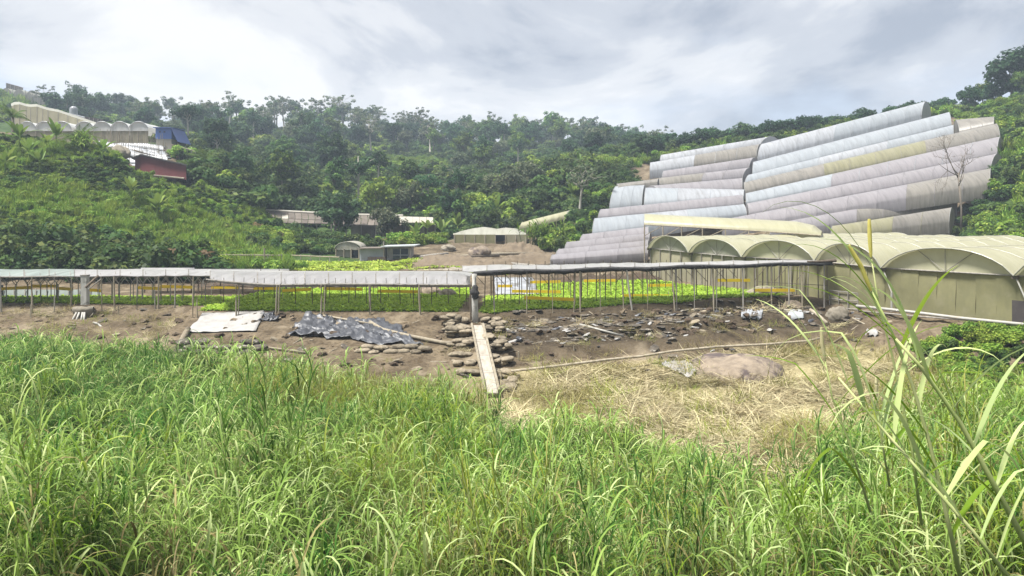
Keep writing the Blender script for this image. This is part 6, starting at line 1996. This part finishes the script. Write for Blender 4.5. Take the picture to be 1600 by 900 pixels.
dead = ((np.abs(px - 205) < 24) & (Y > 6.5) & (Y < 10.5)) | ((np.abs(px - 590) < 40) & (Y > 20) & (Y < 25)) | ((np.abs(px - 640) < 22) & (Y > 9) & (Y < 12)) | ((np.abs(px - 1260) < 40) & (Y > 15))
idx = np.where(dead & (r_.random(n) < .6), r_.integers(14, 16, n), idx)
idx = np.where((px < 480) & (idx < 4) & (r_.random(n) < .55), r_.integers(4, 7, n), idx)
low = (Y < 7.6) & (r_.random(n) < .7)
idx = np.where(low, r_.integers(16, 18, n), idx)
hgt = np.interp(Y, [3, 6.2, 7.2, 7.8, 10, 12, 15, 22, 34], [.42, .48, .60, 1.95, 2.25, 2.10, 1.6, 1.05, .95]) * (.35 + 1.3 * fbm(X * .42, Y * .42, 74, 3))
hgt = hgt * np.where(backmid, 1.1, 1) * np.where(midright, .85, 1)
hgt = hgt * np.interp(px, [650, 800, 1230, 1330], [1, .80, .80, 1.0])
cap_row = np.interp(px, [-100, 250, 500, 740, 800, 900, 1100, 1220, 1340, 1480, 1620], [512, 520, 556, 590, 628, 636, 660, 668, 630, 604, 594]) + 26 * (fbm(px * .02, Y * .5, 78, 2) - .5) + np.interp(Y, [15, 23], [1, 0]) * np.interp(px, [-100, 250, 500, 740, 800, 900, 1100, 1220, 1340, 1480, 1620], [76, 74, 46, 35, 18, 18, 14, 12, 12, 14, 14]) + np.where(Y < 15, 120 * np.clip(fbm(X * .85, Y * .85, 79, 2) - .44, 0, .5), 0)
cap_h = (EYE - (cap_row - HZ) / F * Y - Z) / 1.72            # stand no taller than the sward seen in the photograph
hgt = np.where(low, hgt * r_.uniform(1.3, 2.6, n), hgt)
hgt = np.where(Y < 60, np.minimum(hgt, np.maximum(cap_h, .4) * r_.uniform(.72, 1.03, n)), hgt)
edge = np.clip((grass_limit(px) - Y) / 3.0, .5, 1)
hgt = hgt * edge * r_.uniform(.85, 1.15, n)
# a gully of shade at the left where the clumps part
gap = (np.abs(px - 205) < 26) & (Y < 9.5) & (Y > 5.5)
holes = (fbm(X * .75 + 3, Y * .75, 77, 2) < .40) & (Y < 17)
keepm = ~(gap & (r_.random(n) < .6)) & ~(holes & (r_.random(n) < .85))
# the sward stands in clumps: tall hearts, lower skirts that lean outwards, shade between
CC = jitter_grid(-16, 16, 3, 18.5, 1.65, 61)
D2 = ((X[:, None] - CC[None, :, 0]) ** 2 + (Y[:, None] - CC[None, :, 1]) ** 2)
near_c = D2.argmin(1); dmin = np.sqrt(D2.min(1))
cl_f = np.clip((18 - Y) / 3, 0, 1)
cvar = np.random.default_rng(62).uniform(.72, 1.18, len(CC))[near_c]
hgt = hgt * (1 + cl_f * (cvar * (1.14 - .55 * np.clip(dmin / 1.0, 0, 1)) - 1))
keepm &= ~((dmin > .66) & (r_.random(n) < .82 * cl_f))
tallm = (hgt > 1.15) & (idx < 14)
kind_ = np.select([idx < 4, idx < 7, idx < 11], [0, 1, 2], 3)
idx = np.where(tallm, 18 + 2 * kind_ + r_.integers(0, 2, n), idx)
hgt = np.where(tallm, hgt / 1.62, hgt)
psi = r_.uniform(0, 6.28, n)
phi = np.arctan2(Y - CC[near_c, 1], X - CC[near_c, 0])
tl = .36 * np.clip(dmin, 0, .9) * cl_f
rot = np.stack([r_.normal(size=n) * .09 - tl * np.sin(phi - psi), r_.normal(size=n) * .09 + tl * np.cos(phi - psi), psi], 1)
sc3 = np.stack([.9 + .2 * r_.random(n), .9 + .2 * r_.random(n), np.ones(n)], 1) * np.maximum(hgt, .35)[:, None]
sc3[:, :2] = np.where(sc3[:, 2:] > 1, sc3[:, :2] / sc3[:, 2:] ** .6, sc3[:, :2])
far_w = np.interp(Y, [8, 30], [1.0, 1.35])
sc3[:, :2] *= far_w[:, None]
scatter('tall_grass', np.stack([X, Y, Z], 1)[keepm], rot[keepm], sc3[keepm], idx[keepm], GR, 'tall arching elephant grass filling the foreground', 'grass')

# flattened straw on the slope at right
def straw_mesh(seed, n_, lm, flat=(1.2, 1.6), L=(.5, 1.1)):
    q = random.Random(seed); b = BladeMesh()
    for k_ in range(n_):
        b.blade((q.uniform(-.5, .5), q.uniform(-.5, .5), q.uniform(.0, .16)), q.uniform(0, 6.28), q.uniform(*L), q.uniform(.005, .011), q.uniform(*flat), q.uniform(-.1, .35), 0, seg=4, curl=q.uniform(-1, 1))
    return b.mesh('straw', [LM_S[lm]])
LM_S = {'straw': GM['straw'], 'dry': GM['dry'], 'yellow': GM['yellow']}
STR = proto_col('straw_parts', [straw_mesh(1, 70, 'straw'), straw_mesh(2, 70, 'straw'), straw_mesh(3, 50, 'dry'), straw_mesh(4, 40, 'dry', (.3, 1.3), (.4, .8)), straw_mesh(5, 45, 'yellow', (.3, 1.4), (.3, .7))])
P2 = jitter_grid(-2, 24, 13, 38, .46, 81)
pxs = 800 + F * P2[:, 0] / P2[:, 1]
dd = edge_y(P2[:, 0]) - P2[:, 1]
k = (pxs > 790) & (pxs < 1660) & (dd > 4.9) & (P2[:, 1] > grass_limit(pxs) - 4.5)
k &= (r_.random(len(P2)) < np.where(dd < 6.3, .10, .30 + .8 * (fbm(P2[:, 0] * .4, P2[:, 1] * .4, 91, 3) > .45)))
P2 = P2[k]; pxs = pxs[k]
m_ = len(P2)
nzs = fbm(P2[:, 0] * .5, P2[:, 1] * .5, 90, 3)
sidx = np.where(nzs > .58, r_.integers(2, 4, m_), r_.integers(0, 2, m_))
sidx = np.where((r_.random(m_) < .14) | ((pxs > 1380) & (r_.random(m_) < .35)), 4, sidx)
srot = np.stack([r_.normal(size=m_) * .15, r_.normal(size=m_) * .15, r_.uniform(0, 6.28, m_)], 1)
scatter('dry_straw', np.stack([P2[:, 0], P2[:, 1], terrain(P2[:, 0], P2[:, 1]) + .02], 1), srot, r_.uniform(.7, 1.25, m_), sidx, STR, 'flattened dry straw on the slope below the bamboo rail', 'straw')
# weeds and dead grass on the dark banks
P2 = jitter_grid(-34, 18, 28, 44, .62, 82)
dd = edge_y(P2[:, 0]) - P2[:, 1]
k = (dd > .3) & (dd < 7.5) & (r_.random(len(P2)) < np.where(P2[:, 0] < -15.5, .55, .22)) & ~((P2[:, 0] > -15.5) & (P2[:, 0] < -3) & (dd < 4.2))
P2 = P2[k]; m_ = len(P2)
scatter('bank_weeds', np.stack([P2[:, 0], P2[:, 1], terrain(P2[:, 0], P2[:, 1])], 1), np.stack([r_.normal(size=m_) * .2, r_.normal(size=m_) * .2, r_.uniform(0, 6.28, m_)], 1), r_.uniform(.35, .8, m_), r_.choice([2, 3, 3, 4, 0], m_), STR, 'withered weeds on the dark earth banks', 'weeds')

# clods, torn sack scraps and splinters strewn over the banks
def chunk(seed, m, sx, sy, sz):
    q = random.Random(seed)
    b = bmesh.new(); bmesh.ops.create_icosphere(b, subdivisions=2, radius=1)
    for v in b.verts:
        v.co *= q.uniform(.65, 1.25); v.co.x *= sx; v.co.y *= sy; v.co.z *= sz
    me_ = bpy.data.meshes.new('chunk'); b.to_mesh(me_); b.free(); me_.materials.append(m)
    return me_
RUB = proto_col('rubble_parts', [chunk(1, M['sack'], .3, .16, .06), chunk(2, M['sack_dark'], .3, .2, .07), chunk(3, M['tarp_white'], .22, .12, .05), chunk(4, M['soil_dark'], .25, .2, .14), chunk(5, M['soil'], .2, .16, .12), chunk(6, M['wood_pale'], .5, .025, .02), chunk(7, M['tarp_black'], .3, .16, .06)])
P2 = jitter_grid(-30, 18, 28, 41, .30, 83)
dd = edge_y(P2[:, 0]) - P2[:, 1]
pr = np.where((P2[:, 0] > -.5) & (dd > .5) & (dd < 3.9), .75, np.where((dd > .2) & (dd < 7), .18, 0))
pr = pr * np.clip(fbm(P2[:, 0] * .7, P2[:, 1] * 1.6, 95, 3) * 3 - .9, .15, 1)
P2 = P2[r_.random(len(P2)) < pr]; m_ = len(P2)
right_ = P2[:, 0] > -.5
ridx = np.where(right_, r_.choice([0, 1, 1, 2, 3, 3, 4, 5, 6], m_), r_.choice([0, 3, 3, 4, 4, 4, 5, 1], m_))
scatter('rubble', np.stack([P2[:, 0], P2[:, 1], terrain(P2[:, 0], P2[:, 1]) + .02], 1), np.stack([r_.normal(size=m_) * .25, r_.normal(size=m_) * .25, r_.normal(size=m_) * .6], 1), r_.uniform(.3, 1.15, m_), ridx, RUB, 'clods and torn scraps strewn over the earth banks', 'rubble')

# ------------------------------------------------------------------ tall flowering canes at the right
def reed(lab, pts, r0, leaves, spike=None, seed=0, pale=False, lm='fresh', Lr=(.45, .85)):
    q = random.Random(seed)
    P3 = [at(*p) for p in pts]
    foot = P3[0].copy()
    t = thing('flowering_cane', lab, 'cane', foot, 'flowering canes at the right')
    n_ = len(P3)
    MB().tube(P3, [r0 * (1 - .6 * i / (n_ - 1)) for i in range(n_)], 6).build('stem', GM['stem'], t, smooth=True)
    def along(u):
        f = u * (n_ - 1); i = min(int(f), n_ - 2)
        return lerp(P3[i], P3[i + 1], f - i)
    for k_ in range(leaves):
        u = .12 + .8 * k_ / max(1, leaves - 1)
        p = along(u)
        b = BladeMesh()
        az_ = q.choice((0, math.pi)) + q.uniform(-.9, .9)
        b.blade((0, 0, 0), az_, q.uniform(*Lr), q.uniform(.010, .017), q.uniform(.25, .8), q.uniform(.5, 1.9), 0, 10, (q.uniform(.4, .6), q.uniform(.4, .9)) if q.random() < .25 else None, q.uniform(-.5, .5))
        me_ = b.mesh('leaf', [GM['pale'] if q.random() < .45 else GM[lm]])
        obj_from('leaf', me_, t, p - foot)
    if spike:
        S3 = [at(*p) for p in spike]
        m_ = MB()
        kk = len(S3)
        rows = []
        fine = [lerp(S3[int(f)], S3[min(int(f) + 1, kk - 1)], f - int(f)) for f in frange(0, kk - 1.001, 14)]
        rad = [.003 + .0085 * math.sin(math.pi * min(1, (i + .6) / 14.6)) ** .5 for i in range(14)]
        m_.tube(fine, rad, 8)
        for i in range(260):                       # bristles
            f = q.uniform(.02, .98) * 13
            c = lerp(fine[int(f)], fine[int(f) + 1], f - int(f))
            a_ = q.uniform(0, 6.28)
            d = Vector((math.cos(a_), math.sin(a_), q.uniform(.3, 1.0))).normalized()
            e = c + d * q.uniform(.010, .020)
            s_ = Vector((-math.sin(a_), math.cos(a_), 0)) * .0012
            m_.add([c - s_, c + s_, e], [(0, 1, 2)])
        m_.build('flower_spike', GM['spike_pale' if pale else 'spike'], t)
reed('leaning cane whose yellow flower spike crosses the arched roofs', [(1500, 900, 3.6), (1478, 800, 3.6), (1452, 690, 3.6), (1425, 600, 3.6), (1392, 515, 3.6), (1362, 455, 3.6)], .011, 9, [(1361, 454, 3.6), (1345, 415, 3.6), (1326, 383, 3.6)], 3)
reed('upright cane with the highest yellow flower spike', [(1440, 820, 4.0), (1425, 700, 4.0), (1395, 560, 4.0), (1372, 470, 4.0), (1361, 400, 4.0)], .008, 6, [(1361, 402, 4.0), (1359, 372, 4.0), (1358, 342, 4.0)], 4)
reed('short cane with pale spike standing over the straw slope', [(1360, 800, 4.3), (1330, 700, 4.3), (1300, 620, 4.3), (1289, 562, 4.3)], .008, 6, [(1289, 562, 4.3), (1285, 540, 4.3), (1283, 512, 4.3)], 5, True)
reed('thick bent cane reaching up from the bottom right corner', [(1620, 880, 3.2), (1560, 770, 3.2), (1500, 660, 3.2), (1440, 575, 3.2), (1400, 530, 3.2)], .014, 12, None, 6)
reed('pale cane crossing the lower right corner', [(1590, 920, 3.0), (1520, 830, 3.0), (1440, 740, 3.1), (1370, 660, 3.2), (1310, 590, 3.3)], .010, 10, None, 8, lm='pale')
reed('small cane with stubby spike low in the right grass', [(1390, 760, 5), (1378, 690, 5), (1370, 618, 5)], .008, 5, [(1370, 618, 5), (1369, 600, 5), (1370, 586, 5)], 9, True)

# ------------------------------------------------------------------ haze
hb = MB().box((0, 500, 28), (6100, 5100, 72))
hz_m, ht = _nt('valley_haze')
pv = ht.nodes.new('ShaderNodeVolumePrincipled')
pv.inputs['Color'].default_value = (.70, .83, .98, 1)
pv.inputs['Density'].default_value = .0008
ho = ht.nodes.new('ShaderNodeOutputMaterial')
ht.links.new(pv.outputs[0], ho.inputs['Volume'])
tag(hb.build('haze', hz_m), 'thin bluish haze in the valley air', 'haze', kind='stuff')
